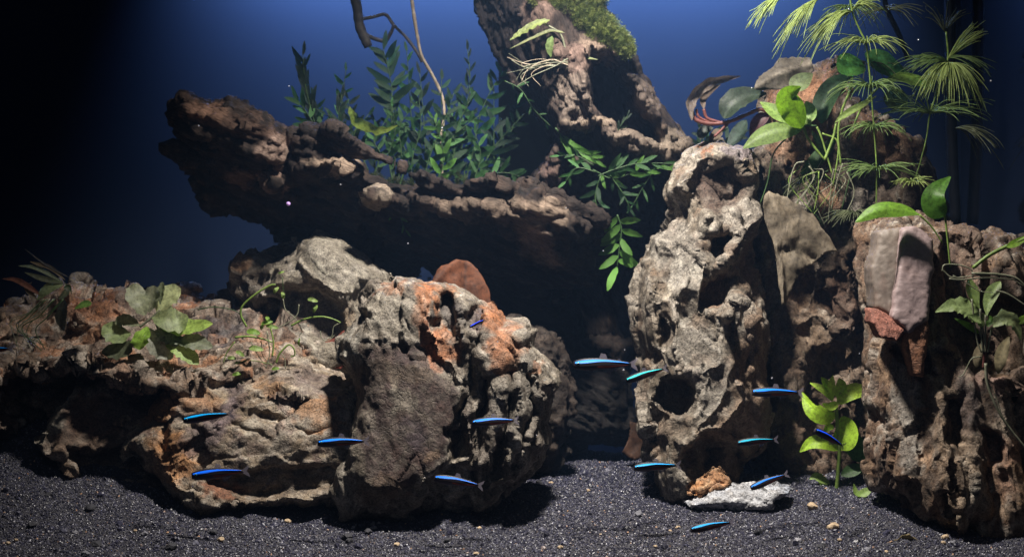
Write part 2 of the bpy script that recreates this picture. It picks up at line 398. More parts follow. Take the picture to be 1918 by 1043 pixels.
# ------------------------------------------------------------------ the stones
M_STONE = stone_mat('weathered_stone'); M_STEEP = stone_mat('weathered_stone_steep_grain', ang=-70); m = N('smooth_stone'); oc = m.obc(); a_ = m.n('ShaderNodeAttribute', attribute_name='tint'); n1 = m.noise(500, 6, oc, .7); n2 = m.noise(60, 5, oc, .7, 1.2)
c = m.mixc(1.0, a_.outputs['Color'], m.ramp(n1, [(.3, (.80, .80, .80)), (.6, (1.08, 1.08, 1.08))]), 'MULTIPLY'); c = m.mixc(1.0, c, m.ramp(n2, [(.3, (.72, .70, .70)), (.6, (1.1, 1.1, 1.1))]), 'MULTIPLY')
m.l(c, m.b.inputs['Base Color']); m.b.inputs['Roughness'].default_value = .6; m.l(m.bump(n2, .6, .0008, m.bump(n1, .5, .0002)), m.b.inputs['Normal']); M_SMOOTH = m.m
OR = (.46, .17, .06); OR2 = (.44, .22, .09); PUR = (.075, .048, .046); DK = (.06, .045, .04); PALE = (.46, .42, .36)
GREY = (.33, .31, .27); TAN = (.34, .26, .18); PINK = (.36, .235, .20)

def stone(name, label, **a):
    me = build_mass(name, **a); return tag(obj(name, me), label, 'stone')

# centre boulder with the dark flat face
stone('boulder', 'large grey middle boulder with a flat purple-brown face, ridged right flank and rusty top',
  mat=M_STEEP, Y=.115, df=.040, db=.045, R=.030, h=.00115, q=2.6, lean=.16, scal=(.0055,.015,5,-80), seed=2,
  poly=[(737,526),(778,525),(818,530),(854,537),(894,554),(920,574),(937,594),(945,603),(986,603),(1002,622),(996,653),(1006,668),(1031,688),(1044,719),(1033,754),(1024,795),(1018,835),(1003,871),(975,893),(935,917),(904,950),(840,960),(752,970),(700,966),(676,968),(640,965),(622,925),(630,876),(652,840),(663,795),(667,734),(659,688),(643,673),(641,632),(674,602),(682,571),(708,541)],
  feats=[('p',740,585,62,62,0,-.007,.5),
   ('t',[(672,655),(700,648),(760,652),(800,668),(836,705),(852,730),(846,790),(836,850),(800,885),(750,915),(690,925),(668,860),(664,740)],-.010,-.03,.06,24),
   ('r',[(690,628),(720,636),(760,634),(800,640)],12,.004),
   ('r',[(797,545),(803,600),(820,640),(850,690),(862,720),(848,790),(838,845),(800,888)],7,.006),
   ('p',843,590,25,38,18,.022,.22),('p',892,600,16,24,10,.018,.25),('r',[(868,560),(872,600),(868,640)],4,.004),
   ('r',[(905,560),(915,600),(925,640),(930,680),(905,700)],8,.005),
   ('r',[(886,640),(884,690),(872,740),(862,800),(850,850)],11,-.020),
   ('r',[(910,700),(905,770),(890,830),(885,900)],9,-.017),
   ('r',[(960,700),(950,790),(930,880)],10,-.020),('r',[(994,700),(990,780),(965,860)],9,-.018),
   ('r',[(938,720),(930,800),(918,910)],8,.006),('r',[(975,690),(972,760),(955,860)],7,.006),
   ('r',[(1034,720),(1018,745),(1012,830)],7,.006),('r',[(870,700),(880,750),(885,820),(870,850)],7,.006),
   ('r',[(940,730),(960,728),(985,715)],7,.006),('r',[(890,770),(905,790)],6,.005),
   ('f',[(840,800),(870,790),(880,840),(850,860)],.016,6),('f',[(800,900),(850,865),(920,870),(915,930),(860,965),(780,965)],.020,10),
   ('r',[(900,850),(905,930)],6,.006),('r',[(650,850),(640,920),(665,950)],14,.005)],
  paint=[('poly',[(672,648),(720,644),(790,650),(836,700),(855,730),(846,790),(832,850),(790,885),(735,920),(700,900),(690,860),(668,740)],PUR,.95),('mot',[(672,648),(720,644),(790,650),(836,700),(855,730),(846,790),(832,850),(790,885),(735,920),(700,900),(690,860),(668,740)],(.24,.215,.17),.34,.005),('mot',[(672,648),(720,644),(790,650),(836,700),(855,730),(846,790),(832,850),(790,885),(735,920),(700,900),(690,860),(668,740)],(.11,.06,.045),.4,.011),
   (760,742,34,14,-30,(.26,.235,.19),.75),(745,705,12,26,10,(.24,.21,.16),.7),(722,690,40,20,0,(.15,.11,.08),.6),(700,782,16,22,0,(.24,.21,.17),.7),(790,700,36,18,0,(.15,.115,.08),.6),(780,800,26,30,0,(.07,.05,.06),.8),(812,842,9,8,0,(.34,.24,.17),.9),(760,800,14,10,0,(.2,.17,.14),.6),
   (795,570,20,38,-10,OR,.75),(815,545,40,12,-10,OR,.6),(830,645,42,24,-38,OR,.75),(925,590,20,30,30,OR,.8),(945,655,30,40,0,OR,.72),(735,540,26,9,15,OR,.5),(1005,690,10,18,0,OR,.6),
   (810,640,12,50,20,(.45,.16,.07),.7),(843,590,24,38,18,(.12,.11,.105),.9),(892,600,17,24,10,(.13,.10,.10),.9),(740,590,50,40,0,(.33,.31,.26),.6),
   (900,790,40,90,10,(.17,.145,.13),.55),(970,740,40,70,0,(.20,.185,.16),.6),(720,905,50,25,15,(.22,.16,.11),.6),(650,890,20,60,5,(.33,.31,.26),.6),(660,650,20,40,0,(.38,.37,.33),.7)],
  c1=(.33,.305,.26), c2=(.19,.165,.14), n3=(.0035,.020,.0022,.008), ridge3=(0,.02), strata=(.0010,.010), fine=(.0005,.004), fac=(.08,.020), fac2=(.06,.005), grain=(-76,3.4,1))
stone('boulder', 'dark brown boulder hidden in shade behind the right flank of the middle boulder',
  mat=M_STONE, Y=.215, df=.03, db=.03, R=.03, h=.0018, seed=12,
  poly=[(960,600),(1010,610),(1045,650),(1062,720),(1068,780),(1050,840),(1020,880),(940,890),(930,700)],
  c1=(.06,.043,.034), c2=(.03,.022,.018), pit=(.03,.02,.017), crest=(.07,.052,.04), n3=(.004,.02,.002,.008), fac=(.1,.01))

# front-left stone
stone('boulder', 'low tan and orange boulder at the front left with a purple streak',
  mat=M_STONE, Y=.142, df=.042, db=.04, R=.028, h=.00115, q=2.6, lean=.50, scal=(.0042,.022,2.2,14), seed=3,
  poly=[(326,692),(373,690),(407,709),(435,717),(451,698),(490,690),(551,679),(585,680),(624,692),(660,709),(690,731),(700,776),(680,860),(650,925),(600,935),(529,938),(479,950),(429,962),(390,972),(367,945),(340,920),(318,905),(279,868),(262,842),(243,858),(239,838),(256,812),(279,785),(290,762),(312,742),(318,715)],
  feats=[('p',335,845,48,46,20,-.008,.45),('r',[(285,775),(325,792),(318,835)],7,-.014),('p',310,755,36,28,30,-.006,.5),
   ('r',[(320,735),(350,742),(400,738),(410,760)],6,-.008),('r',[(430,700),(410,760),(395,800),(380,830)],14,-.003),
   ('p',385,745,30,26,-20,-.003,.4),('r',[(345,765),(380,790),(420,800),(430,770)],6,.004),
   ('r',[(500,770),(545,778),(600,760),(640,750)],6,-.008),('r',[(450,790),(480,800),(520,810)],6,-.007),('r',[(480,725),(540,740),(600,745)],5,.005),
   ('r',[(560,735),(600,750),(640,748)],5,.004),('r',[(570,800),(620,795),(640,785)],4,-.006),
   ('f',[(560,690),(640,690),(665,740),(600,745)],.008,10),
   ('f',[(400,885),(460,872),(540,862),(640,855),(650,905),(520,912),(440,915),(400,905)],.012,8),
   ('r',[(350,895),(400,925),(440,935),(500,928),(620,922)],10,.008),
   ('p',500,745,40,20,0,-.004,.5),('p',450,830,40,26,0,-.005,.5),('p',540,820,36,24,10,-.005,.5),('p',470,800,20,14,0,-.004,.4),
   ('f',[(240,850),(262,842),(300,885),(290,910),(250,900)],.02,6)],
  paint=[('mot',[(250,690),(660,690),(660,860),(250,860)],(.20,.135,.12),.7,.010),('mot',[(250,690),(660,690),(660,940),(250,940)],(.55,.50,.42),.5,.005),(335,845,50,50,20,OR2,.95),(305,755,48,28,40,OR2,.9),(350,705,34,18,0,OR,.7),(385,750,40,20,-20,OR2,.6),(615,798,34,11,10,OR2,.85),(600,770,44,16,0,OR2,.7),(510,722,26,14,10,OR2,.5),
   ('poly',[(440,700),(470,720),(450,780),(425,830),(400,845),(385,800),(400,770),(430,760)],(.155,.115,.125),.9),(370,815,18,22,0,(.16,.12,.13),.6),(540,700,60,14,0,(.22,.17,.15),.6),(590,720,40,20,-20,(.19,.15,.14),.7),
   (490,793,22,12,0,(.50,.46,.38),.8),(530,830,24,14,0,(.45,.42,.36),.6),(430,905,44,12,0,(.30,.12,.06),.9),(520,890,90,22,0,(.13,.105,.085),.75),(500,820,60,26,0,(.22,.19,.155),.5),(300,860,22,34,30,(.36,.32,.26),.5)],
  c1=(.44,.36,.26), c2=(.31,.24,.175), n3=(.0035,.020,.0026,.009), ridge3=(0,.02), strata=(.0014,.009), fine=(.0005,.0035), fac=(.10,.021), fac2=(.07,.005), grain=(12,1.8,1))
# far-left plateau stones
stone('boulder', 'broad flat-topped orange-grey stone on the far left with plants growing on it',
  mat=M_STONE, Y=.225, df=.085, db=.05, R=.018, h=.0016, q=3.2, lean=0.0, scal=(.0075,.024,1.7,5), seed=4, ymod=lambda X,Z: np.clip((Z-.145)*2.1,-.02,.055),
  poly=[(-60,600),(0,578),(40,566),(90,560),(140,548),(180,556),(232,549),(270,560),(330,562),(370,570),(430,580),(480,592),(560,600),(600,640),(590,700),(440,735),(330,760),(260,790),(150,770),(60,790),(-60,800)],
  feats=[('r',[(90,675),(150,655),(250,690),(330,680),(420,690)],9,.012),('f',[(60,690),(150,690),(230,700),(300,720),(420,720),(420,760),(100,780),(20,780)],.075,8),
   ('p',160,640,50,22,0,.012,.4),('p',290,660,44,18,0,.012,.4),('p',420,640,40,20,0,.012,.4),('p',90,640,30,16,0,.010,.4)],
  paint=[('mot',[(-50,540),(600,540),(600,700),(-50,700)],(.50,.25,.13),.8,.012),('mot',[(-50,540),(600,540),(600,720),(-50,720)],(.58,.50,.42),.6,.006),(60,600,44,16,10,OR2,.5),(170,580,70,22,0,OR,.6),(220,590,36,14,0,(.48,.23,.12),.8),(340,580,34,10,0,(.50,.22,.11),.85),(135,655,26,9,0,(.46,.22,.11),.8),(270,600,60,20,0,PALE,.4),
   (30,640,16,22,0,(.30,.16,.08),.7),(430,620,50,26,0,(.07,.07,.085),.8),(110,620,40,16,0,DK,.5),(250,690,90,14,0,PALE,.35),(250,730,120,26,0,(.20,.12,.08),.6)],
  c1=(.37,.27,.20), c2=(.20,.13,.10), strata=(.006,.016), n3=(.010,.026,.005,.009), fine=(.001,.004), fac=(.3,.014), fac2=(.25,.006), grain=(0,1.7,1))
stone('boulder', 'shaded brown angular slab with a pale left edge, under the flat-topped stone on the left',
  mat=M_STONE, Y=.158, df=.03, db=.06, R=.014, h=.0016, q=3, lean=.35, scal=(.004,.026,1.8,40), seed=5,
  poly=[(150,720),(200,708),(300,715),(340,760),(340,880),(300,915),(170,908),(140,890),(120,870),(90,845),(72,820),(100,790),(120,750)],
  feats=[('r',[(138,735),(110,790),(80,820)],10,.010),('t',[(150,740),(300,740),(320,840),(120,840)],.0,.15,.35,10),('r',[(80,830),(140,880),(170,905)],7,.010),('f',[(150,835),(330,830),(330,890),(180,890)],.02,8),('r',[(240,790),(270,800),(300,840)],5,.005)],
  paint=[('poly',[(130,725),(152,730),(120,800),(90,828),(72,820),(100,780)],(.36,.34,.28),.9),(200,770,60,40,0,(.16,.085,.055),.8),(160,880,30,20,0,(.26,.18,.12),.7),(230,770,40,26,0,(.13,.11,.11),.6)],
  c1=(.27,.19,.14), c2=(.15,.10,.075), n3=(.003,.02,.0018,.008), fac=(.12,.012), fac2=(.1,.005))
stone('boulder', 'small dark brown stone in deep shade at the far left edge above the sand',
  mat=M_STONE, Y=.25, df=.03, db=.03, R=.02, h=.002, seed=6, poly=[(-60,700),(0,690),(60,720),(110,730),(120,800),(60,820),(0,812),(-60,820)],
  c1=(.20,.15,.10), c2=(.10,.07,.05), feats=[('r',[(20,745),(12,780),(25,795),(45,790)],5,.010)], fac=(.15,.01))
# grey stone behind
stone('boulder', 'grey wedge-shaped boulder behind the middle boulder, leaning under the driftwood log',
  mat=M_STONE, Y=.235, df=.035, db=.04, R=.024, h=.0014, q=2.2, lean=.35, scal=(.0030,.024,2.2,-42), seed=7,
  poly=[(590,428),(618,430),(648,445),(690,480),(727,514),(745,540),(740,620),(720,700),(560,720),(530,650),(536,600),(545,560),(500,540),(520,500),(552,478),(562,450)],
  feats=[('r',[(560,480),(590,520),(620,535),(650,555),(665,545)],8,.010),('f',[(545,540),(600,540),(650,570),(650,640),(600,640),(560,620),(540,600)],.028,9),('p',600,480,40,30,-40,-.005,.6),
   ('f',[(660,560),(680,530),(730,540),(720,620),(665,620)],.018,8),('r',[(655,540),(662,575)],6,.008),('r',[(540,560),(560,610),(590,650)],14,.012)],
  paint=[(560,590,18,50,25,(.30,.28,.24),.8),(640,500,70,40,-40,(.36,.34,.285),.6),(620,600,30,30,0,(.12,.09,.075),.7),(660,590,12,24,0,(.4,.3,.2),.6)],
  c1=(.35,.325,.27), c2=(.25,.23,.19), n3=(.003,.022,.0016,.008), ridge3=(0,.02), strata=(.0012,.012), fine=(.0005,.004), fac=(.05,.014), fac2=(.08,.005), grain=(-40,2.2,1))
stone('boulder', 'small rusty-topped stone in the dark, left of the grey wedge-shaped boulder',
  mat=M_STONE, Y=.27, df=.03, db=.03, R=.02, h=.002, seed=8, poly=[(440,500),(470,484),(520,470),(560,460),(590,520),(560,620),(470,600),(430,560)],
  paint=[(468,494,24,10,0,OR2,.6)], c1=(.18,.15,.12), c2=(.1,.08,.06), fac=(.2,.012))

# tall spire
stone('rock_spire', 'tall grey limestone spire right of centre, full of scooped hollows and sharp ridges',
  mat=M_STEEP, Y=.185, df=.045, db=.045, R=.026, h=.00115, q=2.5, lean=.20, scal=(.0080,.028,2.0,-60), seed=9,
  poly=[(1349,263),(1375,276),(1405,280),(1415,313),(1412,372),(1425,405),(1421,438),(1408,458),(1415,518),(1423,580),(1438,611),(1438,663),(1435,743),(1428,802),(1401,840),(1385,872),(1378,905),(1350,915),(1282,930),(1243,930),(1212,860),(1201,802),(1198,716),(1202,637),(1191,551),(1197,510),(1223,452),(1257,412),(1264,386),(1249,366),(1253,346),(1269,322),(1302,290)],
  feats=[('p',1343,352,48,46,0,.026,.25),('r',[(1255,360),(1275,330),(1305,300),(1345,280),(1385,290),(1405,310)],9,.008),
   ('r',[(1316,402),(1330,432),(1350,428),(1364,440),(1356,480),(1340,500)],7,.009),('p',1342,458,20,30,-20,.018,.3),
   ('r',[(1425,400),(1400,425),(1375,450),(1356,476)],8,.012),('p',1390,500,22,32,0,.014,.4),
   ('r',[(1316,402),(1300,450),(1290,500),(1265,550),(1250,600)],16,.009),('p',1335,545,26,40,-25,.022,.3),
   ('r',[(1308,495),(1296,540),(1312,585),(1345,590)],6,.008),('r',[(1345,590),(1375,560),(1395,585),(1425,600)],7,.010),('p',1402,555,17,26,0,.010,.4),
   ('p',1240,620,15,26,0,.020,.3),('r',[(1262,590),(1255,660),(1262,690),(1290,697),(1318,680)],8,.008),('p',1258,735,30,34,0,.030,.25),
   ('p',1290,640,26,40,-20,-.004,.5),('r',[(1345,590),(1340,640),(1325,680),(1310,730),(1290,780)],16,.010),('r',[(1360,650),(1345,720),(1320,770),(1270,815)],12,.008),
   ('p',1400,680,26,50,0,.010,.5),('r',[(1398,600),(1408,640),(1400,680),(1370,720)],8,.008),
   ('r',[(1270,815),(1330,790),(1370,750)],7,.008),('p',1300,845,40,30,30,.022,.4),('p',1345,860,36,44,20,.028,.35),
   ('r',[(1260,820),(1262,860),(1275,890)],10,.010),('r',[(1243,820),(1246,920)],8,.006),('p',1225,800,14,50,0,.014,.4),('r',[(1208,740),(1212,800),(1216,860)],6,.006),
   ('r',[(1200,500),(1215,560),(1222,600)],8,.004),('r',[(1233,470),(1225,540),(1232,600)],8,-.009),('p',1395,800,26,40,20,.006,.5),('f',[(1370,850),(1440,800),(1440,900),(1370,910)],.02,8)],
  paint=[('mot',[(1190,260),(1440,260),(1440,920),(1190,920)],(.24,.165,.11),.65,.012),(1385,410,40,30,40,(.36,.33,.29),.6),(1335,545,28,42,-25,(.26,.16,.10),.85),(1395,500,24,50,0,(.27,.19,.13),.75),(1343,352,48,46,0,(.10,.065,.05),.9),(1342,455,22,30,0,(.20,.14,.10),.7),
   (1400,700,34,110,0,(.30,.20,.13),.75),(1350,840,70,60,20,(.25,.165,.105),.75),(1230,590,18,60,0,(.30,.25,.19),.7),(1380,285,34,12,0,(.30,.26,.29),.8),(1325,285,10,8,0,OR,.7),
   (1260,470,40,90,15,(.36,.345,.31),.6),(1305,680,50,90,20,(.35,.335,.30),.5),(1250,780,30,40,0,(.20,.16,.12),.7),(1265,880,16,34,0,(.30,.28,.245),.7)],
  c1=(.33,.305,.265), c2=(.22,.19,.15), n3=(.003,.02,.0018,.008), ridge3=(0,.02), strata=(.0008,.012), fine=(.0005,.0045), fac=(.085,.022), fac2=(.05,.005), grain=(-62,2.2,1))

# brown column behind, orange on top
stone('rock_column', 'tall brown rock between the spire and the right boulder, crumbly and orange at its top',
  mat=M_STEEP, Y=.254, df=.045, db=.045, R=.022, h=.0014, q=3.0, lean=.06, scal=(.008,.022,3.2,88), seed=10,
  poly=[(1405,340),(1412,290),(1440,262),(1442,200),(1446,168),(1500,152),(1530,134),(1556,124),(1572,160),(1600,206),(1650,232),(1690,258),(1735,325),(1762,392),(1730,440),(1690,470),(1685,600),(1690,880),(1640,915),(1560,915),(1455,905),(1425,850),(1405,700),(1408,600),(1404,480)],
  feats=[('p',1470,330,40,60,0,.010,.5),('p',1540,330,30,70,10,.020,.4),('r',[(1575,200),(1570,300),(1590,400),(1580,480)],14,.010),('p',1500,250,40,40,0,-.006,.5),
   ('r',[(1600,240),(1660,270),(1700,320)],12,.008),('p',1640,330,34,30,0,.014,.4),('f',[(1430,470),(1560,560),(1560,600),(1500,640),(1440,640)],.014,12),
   ('r',[(1480,600),(1520,590),(1570,620),(1590,680),(1580,720)],14,.010),('p',1530,680,36,40,0,.026,.3),('r',[(1460,700),(1480,760),(1470,860)],16,.008),('r',[(1550,760),(1560,860)],14,.008),('r',[(1510,760),(1515,890)],8,-.012),('r',[(1580,640),(1600,740),(1600,860)],12,-.010),
   ('r',[(1585,440),(1590,520),(1575,600)],12,.006),('r',[(1620,420),(1625,560)],10,-.012)],
  paint=[('poly',[(1425,430),(1560,450),(1700,440),(1700,900),(1430,900)],(.17,.105,.065),.6),(1500,190,60,50,20,(.52,.27,.15),.95),(1490,260,50,60,0,(.44,.25,.15),.7),(1640,270,70,40,-30,(.46,.27,.17),.7),(1560,150,30,30,0,(.46,.25,.15),.7),(1540,380,18,50,0,(.44,.24,.13),.7),(1600,560,60,60,0,(.16,.08,.06),.5),(1500,640,60,40,0,(.26,.19,.13),.7),(1480,800,40,70,0,(.20,.13,.085),.7),(1550,830,30,40,0,(.17,.11,.075),.6),(1640,340,40,34,0,(.30,.24,.20),.5)],
  c1=(.21,.15,.10), c2=(.12,.08,.055), n3=(.004,.02,.003,.008), fine=(.0012,.0045), ridge3=(0,.02), fac=(.22,.012), fac2=(.2,.005), grain=(90,1.8,1))

# right boulder
R1 = stone('boulder', 'massive brown fluted boulder at far right with a pinkish slab near its top',
  mat=M_STEEP, Y=.115, df=.050, db=.05, R=.030, h=.00135, q=2.8, lean=.30, scal=(.0085,.017,4.5,88), seed=13,
  poly=[(1628,440),(1640,415),(1697,404),(1753,420),(1808,426),(1850,440),(1880,438),(1925,460),(2000,470),(2020,700),(2010,960),(1900,985),(1880,1010),(1845,1012),(1801,1005),(1785,965),(1767,990),(1725,968),(1690,945),(1667,915),(1628,905),(1626,847),(1633,750),(1628,667),(1640,620),(1626,556)],
  feats=[('f',[(1757,440),(1800,440),(1815,500),(1800,600),(1850,660),(1800,700),(1765,640),(1752,600)],.026,9),('r',[(1800,440),(1815,500),(1822,560)],9,.006),('r',[(1860,450),(1875,500),(1890,560)],12,.010),('r',[(1838,450),(1840,560)],9,-.014),
   ('f',[(1800,560),(1900,560),(1918,700),(1830,700)],.024,12),
   ('t',[(1658,668),(1692,672),(1690,760),(1690,880),(1664,880),(1656,780)],.002,.25,.02,5),('r',[(1645,740),(1642,870)],9,-.016),('r',[(1694,880),(1696,760)],4,-.006),
   ('r',[(1740,690),(1735,780),(1748,900),(1760,980)],18,.008),('r',[(1722,720),(1728,800),(1712,880)],8,.004),('f',[(1748,740),(1775,735),(1782,800),(1765,830),(1745,810)],.016,8),
   ('r',[(1790,700),(1795,800),(1790,900),(1780,960)],14,.007),('f',[(1815,790),(1840,800),(1845,850),(1820,850)],.018,7),('r',[(1825,700),(1850,740),(1862,820)],10,.006),('r',[(1880,700),(1880,800),(1890,900)],9,-.016),
   ('r',[(1815,860),(1830,930),(1820,990)],10,-.012),('r',[(1850,860),(1865,920),(1855,1000)],12,.006),('f',[(1730,900),(1750,895),(1760,950),(1740,950)],.012,6),('r',[(1905,700),(1900,800),(1905,940)],9,.009),
   ('f',[(1628,875),(1690,890),(1700,950),(1640,930)],.016,8),('f',[(1775,955),(1800,965),(1800,1010),(1775,1010)],.03,6),('f',[(1640,640),(1700,655),(1740,700),(1700,690)],.012,6)],
  paint=[('mot',[(1620,420),(1960,420),(1960,1000),(1620,1000)],(.40,.27,.17),.6,.009),('mot',[(1620,420),(1960,420),(1960,1000),(1620,1000)],(.08,.06,.05),.6,.012),('poly',[(1658,666),(1692,672),(1690,880),(1656,880)],(.33,.31,.275),.9),(1745,800,28,110,0,(.29,.215,.145),.6),(1790,880,26,90,0,(.30,.24,.175),.6),(1780,750,18,50,0,(.09,.07,.07),.7),
   (1825,715,34,14,-20,PINK,.8),(1890,740,20,34,0,PINK,.8),(1860,780,28,36,0,(.40,.34,.27),.8),(1845,860,20,50,0,(.42,.25,.17),.7),(1830,830,14,26,0,(.09,.075,.08),.8),(1875,900,14,50,0,(.30,.19,.10),.7),(1800,900,12,30,0,(.26,.27,.25),.6),
   (1830,600,70,80,0,(.12,.08,.065),.6),(1700,900,26,34,0,(.14,.11,.085),.6),(1790,480,50,60,0,(.22,.15,.12),.6),(1745,540,14,70,0,(.18,.10,.07),.6),(1755,950,16,30,0,(.34,.24,.13),.6)],
  c1=(.29,.18,.115), c2=(.16,.095,.062), n3=(.0035,.018,.0026,.007), fine=(.0010,.004), ridge3=(0,.02), strata=(.0016,.010), fac=(.09,.019), fac2=(.06,.0045), grain=(90,3.0,1))
def slab_part(name, pts, Yf, lean, th, mat, parent, tint, label=None, twist=0.0):
    """a split face: outline on a leaning plane, ragged edges, real thickness"""
    k = kk(Yf); y0 = sum(p[1] for p in pts) / len(pts); x0 = sum(p[0] for p in pts) / len(pts)
    W = lambda p: ((p[0] - 959) * k, ZC - (p[1] - 521.5) * k); pw = [W(p) for p in pts]; h = .0012
    gx = np.arange(min(p[0] for p in pw) - .004, max(p[0] for p in pw) + .004, h); gz = np.arange(min(p[1] for p in pw) - .004, max(p[1] for p in pw) + .004, h)
    X, Z = np.meshgrid(gx, gz, indexing='ij'); p2 = np.stack([X.ravel(), np.full(X.size, Yf), Z.ravel()], 1)
    d = polydist(X + .0011 * fbm(p2, .006, 3, 5).reshape(X.shape), Z + .0011 * fbm(p2, .006, 3, 6).reshape(X.shape), pw)
    yf = Yf + lean * (Z - W((x0, y0))[1]) + twist * (X - W((x0, y0))[0]) + (.00035 * fbm(p2, .012, 4, 7) + .0005 * facets(p2, .010, 4) / .01 * .4).reshape(X.shape) + .0022 * np.exp(-np.clip(d, 0, 1) / .0011)
    gy = np.arange(yf.min() - .003, Yf + th + .004, h)
    F = np.maximum(yf[:, None, :] - gy[None, :, None], gy[None, :, None] - Yf - th); F = np.maximum(F, -d[:, None, :])
    V, Q = surface_nets(F, np.array([gx[0], gy[0], gz[0]]), h); Nn = vnormals(V, Q)
    V = V + Nn * (.00025 * ridged(V, .003, 2, 4))[:, None]
    c = np.array(tint) * (1 + .16 * fbm(V, .014, 4, 8))[:, None]; m_ = sm(fbm(V, .006, 3, 9) - .1)[:, None]; c = c * (1 - .35 * m_) + np.array([.16, .10, .08]) * .35 * m_
    o = obj(name, mesh_from(name, V, Q, c), mat, parent)
    if label: o['label'] = label
    return o
slab_part('slab', [(1694,428),(1712,422),(1736,434),(1753,450),(1750,500),(1741,540),(1738,600),(1700,622),(1668,598),(1683,500),(1689,455)], .060, .22, .04, M_SMOOTH, R1, (.285,.215,.21), 'smooth pinkish split slab', .12)
slab_part('slab', [(1650,434),(1692,428),(1688,500),(1674,596),(1638,576),(1634,500)], .070, .20, .04, M_SMOOTH, R1, (.16,.13,.108), 'duller brown split slab left of the pink one', -.10)
slab_part('stone_chip', [(1630,574),(1650,578),(1674,596),(1694,618),(1676,642),(1652,632),(1634,606)], .052, .7, .03, M_STONE, R1, (.36,.15,.11), 'chipped reddish lower lip of the slab', .2)
slab_part('stone_chip', [(1700,620),(1740,590),(1738,640),(1728,706),(1708,700),(1700,655)], .053, .1, .03, M_STONE, R1, (.38,.18,.10), 'pointed orange splinter under the slab')

# flat pale stone and orange chip on the sand
g0 = ground(1390, 954)
stone('flat_stone', 'flat pale blue-grey stone lying on the sand in front of the cave right of centre',
  mat=M_STONE, Y=g0.y + .010, df=.014, db=.014, R=.006, h=.0008, q=2.0, lean=1.1, scal=(.0018,.010,2.5,10), seed=14, edge=.0015,
  poly=[(1289,936),(1310,925),(1345,912),(1372,906),(1408,904),(1440,904),(1470,906),(1486,914),(1480,925),(1455,930),(1440,944),(1415,952),(1385,950),(1360,946),(1330,946),(1300,943)],
  c1=(.78,.86,1.0), c2=(.52,.62,.82), pit=(.4,.45,.55), crest=(.74,.76,.80), strata=(0,1), ridge3=(0,.02), n3=(.0012,.010,.0008,.004), fine=(.0004,.002), fac=(.12,.006))
stone('stone_chip', 'small orange stone chip leaning against the foot of the spire beside the flat pale stone',
  mat=M_STONE, Y=g0.y + .012, df=.006, db=.006, R=.005, h=.0007, q=2, lean=.5, scal=(.001,.008,2,30), seed=15, edge=.0012,
  poly=[(1280,918),(1298,902),(1322,888),(1334,874),(1347,875),(1358,888),(1358,904),(1345,902),(1332,912),(1308,922)],
  c1=(.80,.38,.15), c2=(.62,.34,.18), crest=(.7,.5,.3), pit=(.5,.25,.12), n3=(.001,.008,.0006,.004), fine=(.0003,.002), fac=(.15,.005))
# ------------------------------------------------------------------ the tank: back panel, glass, sand
def box_me(name, x0, x1, y0, y1, z0, z1):
    v = [(x, y, z) for x in (x0, x1) for y in (y0, y1) for z in (z0, z1)]
    me = bpy.data.meshes.new(name)
    me.from_pydata(v, [], [(0, 1, 3, 2), (4, 6, 7, 5), (0, 4, 5, 1), (2, 3, 7, 6), (0, 2, 6, 4), (1, 5, 7, 3)]); me.update(); return me
TW = .345
m = N('frosted_back_panel'); m.b.inputs['Roughness'].default_value = .9
m.b.inputs['Base Color'].default_value = (.016, .026, .052, 1); m.b.inputs['Specular IOR Level'].default_value = .1
obj('background_panel', box_me('background_panel', -.60, .60, .420, .424, -.02, .62), m.m, kind='structure')
m = N('tank_glass'); m.b.inputs['Base Color'].default_value = (.8, .95, .9, 1); m.b.inputs['Roughness'].default_value = 0.02
m.b.inputs['Transmission Weight'].default_value = 1.0; m.b.inputs['IOR'].default_value = 1.12
M_GLASS = m.m
m = N('dark_glass'); m.b.inputs['Base Color'].default_value = (.004, .006, .012, 1); m.b.inputs['Roughness'].default_value = .06
M_DGLASS = m.m
tag(obj('glass_pane', box_me('side_glass', .322, .328, .0, .36, 0, .46), M_DGLASS), 'dark reflective side glass of the tank at the right edge', 'glass pane')
tag(obj('glass_pane', box_me('side_glass', -.40, -.394, .0, .36, 0, .46), M_DGLASS), 'dark side glass of the tank beyond the left edge', 'glass pane')
m = N('black_rim'); m.b.inputs['Base Color'].default_value = (.005, .005, .006, 1); m.b.inputs['Roughness'].default_value = .9
M_BLK = m.m
tag(obj('tank_rim', box_me('rim', -.42, .42, -.006, -.001, -.02, .0335), M_BLK), 'black bottom rim of the tank along the lower edge of the picture', 'rim')

# sand: a relief sheet and its grains
gx = np.linspace(-.42, .42, 420); gy = np.linspace(-.001, .362, 190)
X, Y_ = np.meshgrid(gx, gy, indexing='ij'); p = np.stack([X.ravel(), Y_.ravel(), np.zeros(X.size)], 1)
Z = zs(X, Y_).ravel() + .0011 * fbm(p, .02, 4, 5) + .0004 * vn(p, .003, 9)
V = np.stack([X.ravel(), Y_.ravel(), Z], 1); nx, ny = X.shape
i = (np.arange(nx - 1)[:, None] * ny + np.arange(ny - 1)[None]).ravel()
Q = np.stack([i, i + ny, i + ny + 1, i + 1], 1)
m = N('dark_sand'); oc = m.obc()
n1 = m.noise(1400, 3, oc); c = m.ramp(n1, [(.35, (.012, .012, .016)), (.55, (.045, .043, .052)), (.72, (.11, .105, .12))])
m.l(c, m.b.inputs['Base Color']); m.b.inputs['Roughness'].default_value = .8
m.l(m.bump(n1, 1, .001), m.b.inputs['Normal'])
sand = obj('sand', mesh_from('sand', V, Q), m.m, kind='structure')
m = N('sand_grain'); oi = m.n('ShaderNodeObjectInfo')
